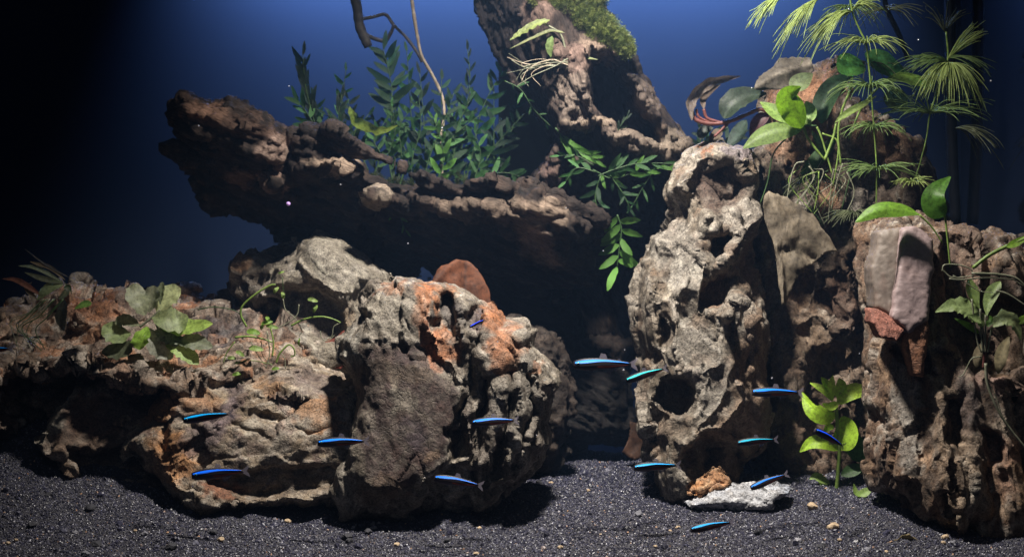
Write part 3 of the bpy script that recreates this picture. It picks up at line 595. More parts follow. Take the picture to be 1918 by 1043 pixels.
c = m.ramp(oi.outputs['Random'], [(0, (.007, .007, .015)), (.45, (.018, .018, .036)), (.8, (.038, .038, .070)), (.96, (.11, .11, .15)), (.99, (.24, .235, .26)), (.996, (.42, .26, .16))])
m.l(c, m.b.inputs['Base Color']); m.b.inputs['Roughness'].default_value = .42; m.b.inputs['Specular IOR Level'].default_value = .6
M_GRAIN = m.m
def lump(name, sub, jit, seed, mat, sc=(1, 1, 1)):
    r = random.Random(seed); bm = bmesh.new(); bmesh.ops.create_icosphere(bm, subdivisions=sub, radius=1)
    for v in bm.verts: v.co = Vector((v.co.x * sc[0], v.co.y * sc[1], v.co.z * sc[2])) * (1 + r.uniform(-jit, jit))
    me = bpy.data.meshes.new(name); bm.to_mesh(me); bm.free(); me.materials.append(mat); return me
GC = bpy.data.collections.new('grain_shapes')
for s_ in range(3): 
    o = bpy.data.objects.new('grain_shape', lump('grain_shape', 1, .3, s_, M_GRAIN, (1, .8, .65))); GC.objects.link(o)
def scatter(name, base, density, coll, smin, smax, mat):
    ng = bpy.data.node_groups.new(name, 'GeometryNodeTree')
    ng.interface.new_socket('Geometry', in_out='INPUT', socket_type='NodeSocketGeometry')
    ng.interface.new_socket('Geometry', in_out='OUTPUT', socket_type='NodeSocketGeometry')
    n = ng.nodes; L = ng.links.new; gi = n.new('NodeGroupInput'); go = n.new('NodeGroupOutput')
    d = n.new('GeometryNodeDistributePointsOnFaces'); d.inputs['Density'].default_value = density
    ci = n.new('GeometryNodeCollectionInfo'); ci.inputs[0].default_value = coll; ci.inputs['Separate Children'].default_value = True; ci.inputs['Reset Children'].default_value = True
    io = n.new('GeometryNodeInstanceOnPoints'); io.inputs['Pick Instance'].default_value = True
    rv = n.new('FunctionNodeRandomValue'); rv.data_type = 'FLOAT_VECTOR'; rv.inputs[1].default_value = (6.28, 6.28, 6.28)
    rs = n.new('FunctionNodeRandomValue'); rs.data_type = 'FLOAT'; rs.inputs[2].default_value = 0; rs.inputs[3].default_value = 1; rs.inputs['Seed'].default_value = 5
    pw = n.new('ShaderNodeMath'); pw.operation = 'POWER'; pw.inputs[1].default_value = 2.5; L(rs.outputs[1], pw.inputs[0])
    ml = n.new('ShaderNodeMath'); ml.operation = 'MULTIPLY_ADD'; ml.inputs[1].default_value = smax - smin; ml.inputs[2].default_value = smin; L(pw.outputs[0], ml.inputs[0])
    L(gi.outputs[0], d.inputs[0]); L(d.outputs['Points'], io.inputs['Points']); L(ci.outputs[0], io.inputs['Instance'])
    L(rv.outputs[0], io.inputs['Rotation']); L(ml.outputs[0], io.inputs['Scale']); L(io.outputs[0], go.inputs[0])
    o = obj(name, base, mat, kind='stuff'); md = o.modifiers.new('scatter', 'NODES'); md.node_group = ng; return o
o = scatter('sand_grains', mesh_from('sand_grains', V, Q), 1100000, GC, .00032, .00115, M_GRAIN)
o['label'] = 'dark grey aquarium sand grains covering the tank floor'

M_CLOD = M_GRAIN
GC2 = bpy.data.collections.new('clod_shapes')
for s_ in range(3):
    o = bpy.data.objects.new('clod_shape', lump('clod_shape', 2, .22, 20 + s_, M_CLOD, (1, .85, .7))); GC2.objects.link(o)
o = scatter('sand_clods', mesh_from('sand_clods', V, Q), 7000, GC2, .0008, .0028, M_CLOD); o['label'] = 'larger dark clumps of aquarium soil among the sand'
# ------------------------------------------------------------------ the water
m = bpy.data.materials.new('water'); m.use_nodes = True; nt = m.node_tree; nt.nodes.clear()
o_ = nt.nodes.new('ShaderNodeOutputMaterial'); v_ = nt.nodes.new('ShaderNodeVolumePrincipled')
v_.inputs['Color'].default_value = (.32, .55, 1, 1); v_.inputs['Density'].default_value = .075; v_.inputs['Anisotropy'].default_value = 0
nt.links.new(v_.outputs[0], o_.inputs['Volume'])
obj('haze', box_me('haze', -.45, .45, -.02, .405, -.03, .50), m, kind='stuff')['label'] = 'clear slightly hazy blue water filling the tank'
# ------------------------------------------------------------------ driftwood
M_WOODL = wood_mat('driftwood_grain_lying', -22); M_WOODT = wood_mat('driftwood_grain_standing', -72)
WD = (.034, .021, .017); WD2 = (.013, .009, .0085); WP = (.36, .27, .20); WR = (.22, .13, .09)
def wood(name, label, **a): return tag(obj(name, build_mass(name, mat=M_WOODT if name[0] == 's' else M_WOODL, strata=(0, 1), scal=(.0042, .0085, 13.0, -72) if name[0] == 's' else (.0050, .010, 8.0, -24), pit=(.02, .014, .012), fib=.0016, **{'crest': (.062, .042, .032), **a})), label, 'driftwood')
wood('driftwood_log', 'thick dark driftwood log reaching out to the left with ferns on its back',
  Y=.262, df=.030, db=.035, R=.030, ymod=lambda X, Z: -.95 * (Z - (.250 - .30 * (X + .15))), h=.0016, q=2.0, seed=21, edge=.003,
  poly=[(355,222),(362,205),(400,210),(440,222),(490,238),(530,252),(548,268),(552,292),(560,290),(558,252),(574,256),(600,264),(640,290),(700,330),(760,352),(800,368),(850,376),(910,380),(960,372),(1000,362),(1040,380),(1100,420),(1110,500),(1060,560),(980,590),(900,560),(860,500),(800,490),(760,505),(720,480),(700,455),(640,440),(560,436),(500,424),(450,400),(410,370),(390,330),(365,300),(340,275)],
  feats=[('f',[(330,250),(380,262),(430,270),(480,310),(540,320),(560,330),(500,350),(640,330),(700,370),(740,400),(830,420),(960,420),(1040,480),(1060,560),(900,600),(700,500),(500,440),(380,340)],.018,14),
   ('r',[(362,212),(450,235),(540,268)],12,.008),('r',[(560,262),(552,300),(520,330)],7,-.014),('p',530,285,22,18,20,-.006,.5),('r',[(570,330),(620,310),(660,320)],10,.008),('r',[(500,330),(520,345),(530,320)],6,.009),
   ('p',520,335,12,16,0,-.012,.4),('r',[(440,332),(480,328)],6,.006),('r',[(690,365),(740,380),(780,384)],7,.010),('p',712,375,22,12,10,-.010,.4),('r',[(800,385),(900,395),(1000,400)],10,.007),
   ('r',[(940,430),(1000,450),(1040,490)],10,.012),('r',[(560,255),(600,290),(640,300)],5,-.006)],
  paint=[(450,240,110,20,-16,WR,.4),(530,285,30,26,10,(.42,.30,.24),.8),(640,312,46,14,5,WP,.9),(520,332,20,16,20,(.40,.27,.21),.8),(460,336,30,14,0,(.30,.19,.14),.6),(712,376,28,12,5,(.42,.34,.26),.9),
   (900,395,120,16,0,WP,.35),(1010,410,50,22,10,WP,.6),(1010,465,46,26,-40,(.34,.25,.20),.7),(400,225,40,16,-10,(.26,.15,.10),.8)],  # paler patches paint the lit parts of the log
  c1=(.019,.013,.011), c2=(.008,.006,.006), n3=(.014,.032,.008,.013), ridge3=(.006,.018), fine=(.0016,.005), fac=(.3,.012), fac2=(.2,.005), grain=(-22,3.2,1))  # black-brown wood darkened further, in place of shade on front and underside
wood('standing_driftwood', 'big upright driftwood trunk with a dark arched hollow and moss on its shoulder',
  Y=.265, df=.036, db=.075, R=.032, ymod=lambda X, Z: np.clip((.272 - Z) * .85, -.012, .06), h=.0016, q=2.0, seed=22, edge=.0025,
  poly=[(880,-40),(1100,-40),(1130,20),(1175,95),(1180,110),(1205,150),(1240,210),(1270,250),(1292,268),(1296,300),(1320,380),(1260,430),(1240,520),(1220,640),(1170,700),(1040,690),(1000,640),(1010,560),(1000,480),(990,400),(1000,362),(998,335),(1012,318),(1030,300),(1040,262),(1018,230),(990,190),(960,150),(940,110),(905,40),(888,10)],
  feats=[('f',[(890,-20),(1010,-20),(990,60),(1020,140),(1030,190),(1040,250),(1000,260),(900,80)],.018,10),
   ('f',[(1100,110),(1130,105),(1160,130),(1190,190),(1230,240),(1240,280),(1200,270),(1160,250),(1130,235),(1105,220),(1098,160)],.070,7),
   ('r',[(1080,112),(1110,96),(1140,105),(1165,140),(1195,190),(1235,240),(1270,270),(1280,300)],8,.012),
   ('r',[(1070,110),(1074,170),(1064,215),(1050,250)],16,.013),('r',[(1085,125),(1088,180),(1098,225),(1150,255),(1210,290)],6,.013),('r',[(1050,120),(1048,180),(1044,240),(1030,300),(1008,345)],7,.010),('r',[(1060,210),(1050,260),(1036,310),(1020,360)],6,.010),('r',[(1000,-20),(1030,50),(1045,120)],9,.010),('r',[(950,-10),(985,70),(1020,150),(1040,220)],7,.008),('r',[(1140,258),(1165,300),(1172,340)],5,.010),('r',[(1230,280),(1260,330),(1265,370)],6,.008),('r',[(1040,330),(1030,400),(1050,480)],9,.008),('r',[(1098,165),(1105,215),(1130,235),(1170,255),(1220,285)],6,.010),('r',[(1060,240),(1090,240),(1115,240),(1140,262)],5,.012),
   ('f',[(1070,250),(1110,248),(1135,270),(1130,300),(1060,300),(1050,280)],.020,7),('r',[(1045,262),(1040,300),(1020,330),(1005,350)],10,.008),
   ('f',[(1050,320),(1240,320),(1300,400),(1240,640),(1040,640),(1060,420)],.026,16),('r',[(1160,255),(1180,300),(1190,330)],6,.008),('r',[(1200,270),(1230,280),(1260,290)],7,.008),('r',[(1150,262),(1170,290)],4,.007),
   ('r',[(1000,400),(1020,420),(1040,440),(1045,490)],14,.012)],
  paint=[('poly',[(1102,112),(1130,108),(1160,132),(1190,190),(1230,242),(1236,276),(1200,262),(1160,246),(1130,230),(1108,215),(1100,160)],(.012,.010,.012),1),('poly',[(890,-20),(1000,-20),(985,60),(1010,140),(1025,200),(1020,230),(960,150),(900,50)],(.014,.011,.012),.9),(1072,185,26,60,0,(.24,.19,.155),.8),(1075,120,36,24,0,(.24,.16,.13),.7),(1120,100,40,14,-20,(.34,.25,.19),.7),(1200,200,22,100,-35,(.20,.155,.125),.6),(1190,270,60,20,-15,(.25,.20,.155),.65),(1250,275,40,26,0,(.26,.21,.16),.65),  # near-black polygons paint shade into the hollow and the upper left
   (1100,240,50,10,0,(.36,.28,.21),.7),(1030,320,20,26,0,(.2,.13,.11),.6),(1030,430,30,40,-30,(.34,.25,.20),.7),(1010,20,30,40,0,(.3,.2,.16),.6)],  # paler trunk patches, here and above, are painted lit zones
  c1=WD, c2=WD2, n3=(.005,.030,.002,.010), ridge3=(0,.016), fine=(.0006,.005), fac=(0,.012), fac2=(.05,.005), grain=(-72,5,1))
wood('driftwood_root', 'dark knotty driftwood root hanging below the log above the middle boulder',
  Y=.285, df=.03, db=.03, R=.03, h=.0022, q=2.0, seed=23,
  poly=[(700,450),(730,425),(760,420),(820,430),(900,450),(1000,480),(1060,540),(1090,640),(1180,700),(1190,820),(1040,830),(1000,700),(960,600),(860,540),(800,500),(740,505),(712,480)],
  feats=[('p',740,455,26,20,0,-.008,.5)], paint=[(735,440,30,12,0,(.20,.15,.10),.6)], crest=(.018,.014,.013), c1=(.014,.011,.010), c2=(.008,.007,.007), n3=(.006,.024,.004,.01), grain=(-30,2,1))
def curve_pts(pts, n=10):
    """Catmull-Rom through 3-D points"""
    pts = [Vector(p) for p in pts]; pts = [pts[0] * 2 - pts[1]] + pts + [pts[-1] * 2 - pts[-2]]; out = []
    for i in range(1, len(pts) - 2):
        a, b, c, d = pts[i - 1:i + 3]
        for j in range(n):
            t = j / n; out.append(.5 * ((2 * b) + (c - a) * t + (2 * a - 5 * b + 4 * c - d) * t * t + (3 * b - a - 3 * c + d) * t ** 3))
    out.append(pts[-2]); return out
def tube(bm, pts, r0, r1, seg=6, jit=0.0, n=8, sub=True, rnd=random):
    c = curve_pts(pts, n) if sub else [Vector(p) for p in pts]; rings = []; L = len(c)
    ref = Vector((.3, .9, .2)).normalized()
    for i, p in enumerate(c):
        t = (c[min(i + 1, L - 1)] - c[max(i - 1, 0)]).normalized(); u = t.cross(ref).normalized(); v = t.cross(u)
        r = (r0 + (r1 - r0) * i / (L - 1)) * (1 + rnd.uniform(-jit, jit))
        rings.append([bm.verts.new(p + (u * math.cos(6.2832 * k / seg) + v * math.sin(6.2832 * k / seg)) * r) for k in range(seg)])
    for a, b in zip(rings[:-1], rings[1:]):
        for k in range(seg): bm.faces.new((a[k], a[(k + 1) % seg], b[(k + 1) % seg], b[k]))
    bm.faces.new(rings[0][::-1]); bm.faces.new(rings[-1])
def bm_mesh(name, bm, mat, smooth=True):
    bmesh.ops.recalc_face_normals(bm, faces=bm.faces)
    me = bpy.data.meshes.new(name); bm.to_mesh(me); bm.free(); me.materials.append(mat)
    for p_ in me.polygons: p_.use_smooth = smooth
    return me
def simple_mat(name, c1, c2, scale=300, rough=.6, bumpd=.0005, trans=0.0, spec=.4):
    m = N(name); oc = m.obc(); n1 = m.noise(scale, 4, oc, .65)
    c = m.ramp(n1, [(.32, c1), (.66, c2)]); m.l(c, m.b.inputs['Base Color'])
    m.b.inputs['Roughness'].default_value = rough; m.b.inputs['Specular IOR Level'].default_value = spec
    m.l(m.bump(n1, .7, bumpd), m.b.inputs['Normal'])
    if trans:
        tb = m.n('ShaderNodeBsdfTranslucent'); m.l(c, tb.inputs['Color']); mx = m.n('ShaderNodeMixShader'); mx.inputs[0].default_value = trans
        m.l(m.b.outputs[0], mx.inputs[1]); m.l(tb.outputs[0], mx.inputs[2]); m.l(mx.outputs[0], m.out.inputs['Surface'])
    return m.m
M_TWIG = simple_mat('dark_twig', (.035, .03, .03), (.09, .075, .06), 200)
M_PALE = simple_mat('pale_root', (.20, .15, .10), (.42, .35, .26), 250)
Yb = .30
bm = bmesh.new(); tube(bm, [P(655,-30,Yb), P(668,10,Yb), P(674,50,Yb), P(690,88,Yb)], .0042, .0034, 8, .10)
br = tag(obj('hanging_branch', bm_mesh('hanging_branch', bm, M_TWIG)), 'dark hanging branch with forked twigs at the top, left of the pale root', 'branch')
for pts, r in (([(676,36),(700,32),(722,28),(738,48),(762,72),(782,100),(790,116)], .0014), ([(686,66),(705,74),(722,76),(733,60),(738,46)], .0017)):
    bm = bmesh.new(); tube(bm, [P(x, y, Yb + .004 * math.sin(i)) for i, (x, y) in enumerate(pts)], r, r * .7, 6, .12); obj('twig', bm_mesh('twig', bm, M_TWIG), None, br)
bm = bmesh.new(); tube(bm, [P(768,-30,.27), P(774,20,.27), P(782,70,.272), P(790,105,.275), P(812,145,.28), P(828,180,.28), P(832,215,.275), P(826,262,.27), P(828,330,.265)], .0013, .0010, 6, .12)
tag(obj('pale_root', bm_mesh('pale_root', bm, M_PALE)), 'long thin pale root hanging down into the ferns from the top', 'root')
# ------------------------------------------------------------------ leaves and stems
def leaf_mat(name, trans=.5, rough=.45, spec=.4, scale=500):
    m = N(name); oc = m.obc(); a = m.n('ShaderNodeAttribute', attribute_name='tint')
    n1 = m.noise(scale, 6, oc, .72); f = m.ramp(n1, [(.32, (.45, .42, .4)), (.5, (1, 1, 1)), (.72, (1.35, 1.3, 1.2))])
    c = m.mixc(1.0, a.outputs['Color'], f, 'MULTIPLY'); st = m.n('ShaderNodeAttribute', attribute_name='st'); sp = m.n('ShaderNodeSeparateColor'); m.l(st.outputs['Color'], sp.inputs[0])
    ab = m.n('ShaderNodeMath', operation='MULTIPLY_ADD'); m.l(sp.outputs[0], ab.inputs[0]); ab.inputs[1].default_value = -3.2; mt = m.n('ShaderNodeMath', operation='MULTIPLY'); m.l(sp.outputs[1], mt.inputs[0]); mt.inputs[1].default_value = 11; m.l(mt.outputs[0], ab.inputs[2])
    fr_ = m.n('ShaderNodeMath', operation='PINGPONG'); fr_.inputs[1].default_value = .5; m.l(ab.outputs[0], fr_.inputs[0])
    vn_ = m.ramp(fr_.outputs[0], [(0, (1.25, 1.22, 1.1)), (.10, (.96, .96, .96)), (.5, (1, 1, 1))]); c = m.mixc(.7, c, vn_, 'MULTIPLY')
    n3 = m.noise(90, 4, oc, .7); c = m.mixc(.55, c, m.ramp(n3, [(.36, (.55, .5, .42)), (.5, (1, 1, 1)), (.68, (1.15, 1.1, 1.0))]), 'MULTIPLY')
    m.l(c, m.b.inputs['Base Color'])
    m.b.inputs['Roughness'].default_value = rough; m.b.inputs['Specular IOR Level'].default_value = spec
    nb0 = m.bump(vn_, .4, .0003); nb = m.bump(n1, .6, .0004, nb0); m.l(nb, m.b.inputs['Normal'])
    tb = m.n('ShaderNodeBsdfTranslucent'); m.l(c, tb.inputs['Color']); mx = m.n('ShaderNodeMixShader'); mx.inputs[0].default_value = trans
    m.l(m.b.outputs[0], mx.inputs[1]); m.l(tb.outputs[0], mx.inputs[2]); m.l(mx.outputs[0], m.out.inputs['Surface'])
    return m.m
M_LEAF = leaf_mat('leaf'); M_DRY = leaf_mat('dry_leaf', .15, .7, .25, 350)
LEAFN = [0]
def leaf_mesh(pts, W, tint, roll=0, fold=.25, wave=0.0, a=.8, b=.75, n=12, m=4, rib=1.25, edge=None, mat=None, wf=3, dark=.0):
    """pts: 3-D spine points; W: full width in metres"""
    c = curve_pts(pts, max(2, n // max(1, len(pts) - 1))); L = len(c); LEAFN[0] += 1; r = random.Random(LEAFN[0])
    V = []; C = []; ST = []; ph = r.uniform(0, 6)
    for i, p in enumerate(c):
        t = i / (L - 1); tg = (c[min(i + 1, L - 1)] - c[max(i - 1, 0)]).normalized()
        u = tg.cross(Vector((0, 1, 0))); u = u.normalized() if u.length > 1e-4 else Vector((1, 0, 0)); v = tg.cross(u).normalized()
        rr = math.radians(roll); cr = u * math.cos(rr) + v * math.sin(rr); nm = tg.cross(cr).normalized()
        wd = W * .5 * max(.03, math.sin(math.pi * min(.995, max(.004, t)) ** a)) ** b
        for j in range(-m // 2, m // 2 + 1):
            s = j / (m / 2); e = 1 + wave * .5 * math.sin(t * 6.28 * wf * 1.7 + ph + j) * abs(s)
            o = p + cr * (s * wd * e) + nm * (fold * abs(s) * wd + wave * wd * .6 * abs(s) ** 2 * math.sin(t * 6.28 * wf + ph + (2 if s > 0 else 0)))
            V.append(o); k = (rib if j == 0 else 1.0) * (1 + .12 * math.sin(t * 37 + abs(s) * 9)) * (1 - dark * abs(s))
            C.append([x * k for x in tint]); ST.append((abs(s), t, 0, 1))
    w_ = m + 1; Q = [(i * w_ + j, i * w_ + j + 1, (i + 1) * w_ + j + 1, (i + 1) * w_ + j) for i in range(L - 1) for j in range(m)]
    me = mesh_from('leaf', np.array([v[:] for v in V]), Q, np.array(C)); sa_ = me.color_attributes.new('st', 'FLOAT_COLOR', 'POINT'); sa_.data.foreach_set('color', np.array(ST, np.float32).ravel()); me.materials.append(mat or M_LEAF); return me
def PL(pts, Y): return [P(p[0], p[1], Y + (p[2] if len(p) > 2 else 0)) for p in pts]
def leaf(parent, pts, wpx, Y, tint, name='leaf', label=None, up=30, back=.35, **kw):
    if 'roll' not in kw:      # turn the upper face a little towards the light, as leaves do
        a, b = P(pts[0][0], pts[0][1], Y), P(pts[-1][0], pts[-1][1], Y); tg = (b - a).normalized(); u = tg.cross(Vector((0, 1, 0))); v = tg.cross(u); best = None
        for r_ in (up, -up):
            c_ = u * math.cos(math.radians(r_)) + v * math.sin(math.radians(r_)); n_ = tg.cross(c_); n_ = n_ if n_.y < 0 else -n_
            if best is None or n_.z > best[0]: best = (n_.z, r_)
        kw['roll'] = best[1]
    n_ = len(pts); rise = [max(0.0, (pts[0][1] - q_[1])) * kk(Y) for q_ in pts]
    pts = [(q_[0], q_[1], (q_[2] if len(q_) > 2 else 0) + back * rise[i_]) for i_, q_ in enumerate(pts)]
    o = obj(name, leaf_mesh(PL(pts, Y), wpx * kk(Y), tint, **kw), None, parent)
    if label: o['label'] = label
    return o
def stem_mat(name, c1, c2): return simple_mat(name, c1, c2, 260, .5, .0003, .1)
M_GST = stem_mat('green_stem', (.10, .17, .03), (.22, .32, .07)); M_DST = stem_mat('dark_green_stem', (.02, .045, .015), (.05, .10, .03))
M_RST = stem_mat('red_stem', (.085, .028, .022), (.19, .065, .055)); M_OST = stem_mat('olive_root', (.12, .13, .08), (.27, .27, .19))
def stem(parent, pts, rpx, Y, mat, name='stem', tap=.7, seg=6, jit=.06):
    bm = bmesh.new(); k = kk(Y); tube(bm, PL(pts, Y), rpx * k, rpx * k * tap, seg, jit, 7); return obj(name, bm_mesh(name, bm, mat), None, parent)
def sheet(name, poly, Y, tint, parent=None, feats=(), mat=None, th=.0005, rip=.0012, mid=None):
    """a broad flat leaf from its outline: creased by feats, with real thickness"""
    k = kk(Y); W = lambda p: ((p[0] - 959) * k, ZC - (p[1] - 521.5) * k)
    bm = bmesh.new(); bm.faces.new([bm.verts.new((W(p)[0], 0, W(p)[1])) for p in poly])
    bmesh.ops.triangulate(bm, faces=bm.faces[:])
    for _ in range(4):
        bmesh.ops.subdivide_edges(bm, edges=[e for e in bm.edges if e.calc_length() > .0026], cuts=1); bmesh.ops.triangulate(bm, faces=bm.faces[:])
        bmesh.ops.smooth_vert(bm, verts=[v for v in bm.verts if not v.is_boundary], factor=.5, use_axis_x=True, use_axis_z=True)
    for v in bm.verts:
        if v.is_boundary: q_ = np.array([v.co[:]]); v.co.x += .0011 * float(fbm(q_, .006, 3, 31)[0]); v.co.z += .0011 * float(fbm(q_, .006, 3, 32)[0])
    V = np.array([v.co[:] for v in bm.verts]); y = rip * fbm(V, .010, 3, len(poly)); c = np.ones(len(V)); pw = [W(p) for p in poly]
    for f in feats:
        if f[0] == 'r': y -= f[3] * np.exp(-(linedist(V[:, 0], V[:, 2], [W(p) for p in f[1]]) / (f[2] * k)) ** 1.3)
        if f[0] == 's': y += f[1] * (V[:, 0] - pw[0][0]) + f[2] * (V[:, 2] - pw[0][1])
        if f[0] == 'v': c *= 1 + f[3] * np.exp(-(linedist(V[:, 0], V[:, 2], [W(p) for p in f[1]]) / (f[2] * k)) ** 2)
    wob = .0006 * fbm(V, .004, 2, 3)
    for v, yy, w_ in zip(bm.verts, y, wob): v.co.y = Y + yy; v.co.z += w_
    fr = bm.faces[:]; g = bmesh.ops.solidify(bm, geom=fr, thickness=th)
    me = bpy.data.meshes.new(name); bm.to_mesh(me); bm.free(); me.materials.append(mat or M_DRY)
    V = np.array([v.co[:] for v in me.vertices]); cc = np.ones((len(V), 4), np.float32)
    mt = sm(fbm(V, .012, 4, 17) + .5)[:, None]; vv = np.ones(len(V))
    for f in feats:
        if f[0] == 'v': vv *= 1 + f[3] * np.exp(-(linedist(V[:, 0], V[:, 2], [W(p) for p in f[1]]) / (f[2] * k)) ** 2)
    cc[:, :3] = np.array(tint) * (.7 + .5 * mt) * vv[:, None]
    a = me.color_attributes.new('tint', 'FLOAT_COLOR', 'POINT'); a.data.foreach_set('color', cc.ravel())
    for p_ in me.polygons: p_.use_smooth = True
    return obj(name, me, None, parent)
def base_thing(name, label, px, py, Y, group=None, cat='plant'):
    return thing(name, label, cat, P(px, py, Y), group)
def child_fix(t):
    """children were modelled in world space: hang them on the empty without moving them"""
    for o in COL.objects:
        if o.parent is t: o.matrix_parent_inverse = Matrix.Translation(-t.location)

# ---- fern-like plants: shared leaflet shapes, each leaflet an object
G1, G2, G3, G4 = (.020, .058, .024), (.042, .12, .035), (.11, .26, .05), (.014, .034, .020)
SHAPES = {}
def leaflet_shape(ti, k, wr):
    key = (ti, k, wr)
    if key not in SHAPES:
        L = 1.0; bend = (-.12, .10, .0)[k]
        SHAPES[key] = leaf_mesh([Vector((0, 0, 0)), Vector((.35, .03, bend * .6)), Vector((.7, -.02, bend * .9)), Vector((1, .05, bend))], wr, ti, roll=(10, -20, 25)[k], fold=.2, wave=.28, a=.75, b=.6, n=7, m=2, rib=1.1)
    return SHAPES[key]
def frond(t, spine, Y, leaves, Lpx, wr, tint, mat=None, spx=1.5, ang=48, start=.15, rnd=None, both=True, tipL=.5):
    rnd = rnd or random; k = kk(Y); pts = PL(spine, Y); c = curve_pts(pts, 12)
    s = stem(t, spine, spx, Y, mat or M_DST, 'frond_stem', .45, 5)
    n = len(c)
    for i in range(leaves):
        f = start + (1 - start) * i / max(1, leaves - 1); q = min(n - 1, int(f * (n - 1))); p = c[q]; tg = (c[min(q + 1, n - 1)] - c[max(q - 1, 0)]).normalized()
        side = 1 if i % 2 else -1; an = math.radians(ang + rnd.uniform(-14, 14)) * (1 - .75 * (f > .97)); yaw = rnd.uniform(-.9, .9)
        u = tg.cross(Vector((0, 1, 0))).normalized() * side; u = (u * math.cos(yaw) + Vector((0, 1, 0)) * math.sin(yaw)).normalized()
        d = (tg * math.cos(an) + u * math.sin(an)).normalized()
        ln = Lpx * 1.4 * k * rnd.uniform(.75, 1.15) * (1 - (1 - tipL) * f) * (.6 + .4 * min(1, f / .35))
        zax = d.cross(Vector((0, 1, 0))).normalized(); yax = zax.cross(d)
        M = Matrix((d, yax, zax)).transposed().to_4x4() @ Matrix.Scale(ln, 4); M.translation = p
        ti = tint if rnd.random() > .18 else tuple(min(.5, x * 1.9) for x in tint)
        o = obj('leaf', leaflet_shape(ti, rnd.randrange(3), wr), None, s); o.matrix_basis = M
RF = random.Random(5)
def fern(label, base, Y, fronds, group='ferns growing on the driftwood'):
    t = base_thing('fern', label, base[0], base[1], Y, group)
    for f in fronds: frond(t, *f[:-1], rnd=RF, **f[-1])
    child_fix(t); return t
Yf = .262
fern('dark tall-tipped fern frond standing at the left end of the fern patch', (606, 268), Yf,
  [([(606,268),(592,240),(575,212),(560,190)], Yf, 9, 42, .26, G2, dict(spx=1.6)), ([(600,262),(585,215),(572,160),(567,104)], Yf+.004, 15, 46, .24, G4, dict(ang=22, tipL=.55)), ([(600,262),(592,225),(590,190)], Yf+.006, 6, 36, .24, G1, {})])
fern('dark upright fern beside the tall-tipped frond, with one yellow-green curled leaf', (660, 300), Yf,
  [([(655,300),(640,262),(634,220),(640,178)], Yf, 14, 36, .26, G4, dict(ang=26)), ([(665,310),(650,270),(640,235),(610,215)], Yf-.004, 10, 30, .25, G1, {}), ([(690,320),(672,280),(664,250),(690,215)], Yf-.002, 12, 30, .28, G1, {}),
   ([(700,330),(712,290),(700,262),(720,230)], Yf, 12, 30, .28, G2, {}), ([(680,318),(655,290),(640,270),(625,262)], Yf, 8, 30, .3, G1, {})])
fern('broad-leaved fern frond rising highest towards the dark hanging branch', (735, 350), Yf+.006,
  [([(737,350),(734,290),(733,210),(733,160),(718,92)], Yf+.006, 17, 60, .26, (.03,.075,.035), dict(start=.5, ang=52, tipL=.45, spx=1.8)), ([(735,340),(728,290),(740,250),(735,200)], Yf, 11, 26, .32, G2, {}),
   ([(745,345),(752,290),(748,240),(770,205)], Yf+.003, 13, 30, .3, G2, {})])
fern('bushy fern with many crossing fronds in front of the pale root', (800, 355), Yf,
  [([(770,352),(772,300),(788,240),(785,190)], Yf, 13, 32, .28, G1, {}), ([(790,352),(806,290),(835,220),(850,175)], Yf-.004, 13, 34, .28, G1, {}), ([(800,355),(795,290),(770,240),(700,255)], Yf+.004, 12, 28, .3, G2, {}),
   ([(820,355),(826,300),(850,255),(900,215)], Yf, 14, 34, .28, G2, {}), ([(812,355),(830,310),(826,260),(812,222)], Yf-.006, 12, 30, .32, G3, {}), ([(835,350),(850,290),(856,240),(880,188)], Yf+.003, 13, 36, .3, G1, {})])
fern('spreading fern at the right end of the fern patch against the trunk', (880, 368), Yf+.004,
  [([(850,360),(862,300),(872,220),(880,150),(876,95)], Yf+.010, 16, 30, .26, G4, dict(ang=35)), ([(865,362),(885,290),(900,215),(925,160),(945,130)], Yf+.006, 15, 40, .3, G2, {}), ([(880,365),(905,310),(935,265),(985,210)], Yf+.004, 15, 36, .26, G1, {}),
   ([(890,368),(920,330),(955,325),(1000,345)], Yf, 13, 34, .26, G2, {}), ([(870,366),(890,330),(900,290),(890,250)], Yf-.005, 11, 32, .3, G2, {}), ([(895,366),(930,350),(980,360)], Yf+.003, 9, 30, .26, G1, {}),
   ([(905,368),(930,300),(960,240),(968,190)], Yf+.012, 14, 34, .26, G1, {}), ([(880,366),(878,390),(884,384)], Yf-.008, 5, 26, .3, G3, {})])
fern('thin green fern shoot drooping down the front of the log', (752, 350), Yf-.02,
  [([(757,322),(748,350),(742,385),(752,412),(760,432)], Yf-.028, 6, 24, .3, G3, dict(spx=2.0, start=.3)), ([(750,345),(735,352),(725,358)], Yf-.028, 3, 26, .42, G2, dict(spx=1))])
RG = random.Random(23)
for lab, x0, x1, n, hh, Yq in (('low dense fern filling the left half of the fern patch on the log', 630, 775, 5, 165, .270), ('dense fern filling the right half of the fern patch near the trunk', 775, 925, 7, 215, .274)):
    fr_ = []
    for i in range(n):
        x = x0 + (x1 - x0) * i / (n - 1); yb_ = 318 + (x - 640) * .17; H = hh * RG.uniform(.6, 1.15); dx = RG.uniform(-45, 45) + (x - 780) * .15
        fr_.append(([(x, yb_ + 22), (x + dx * .25, yb_ - H * .35), (x + dx * .6, yb_ - H * .7), (x + dx, yb_ - H)], Yq + RG.uniform(-.008, .012), 12, RG.uniform(30, 42), .28, RG.choice([G1, G1, G2, G4]), dict(start=.12)))
    fern(lab, ((x0 + x1) / 2, 350), Yq, fr_)
t = base_thing('curled_leaf', 'yellow-green curled torn leaf caught among the ferns', 700, 230, Yf-.01, cat='leaf')
leaf(t, [(655,200),(665,225,-.002),(690,238),(715,245,-.003),(745,235)], 20, Yf-.012, (.22,.30,.05), wave=.5, roll=20); child_fix(t)
Yt = .212
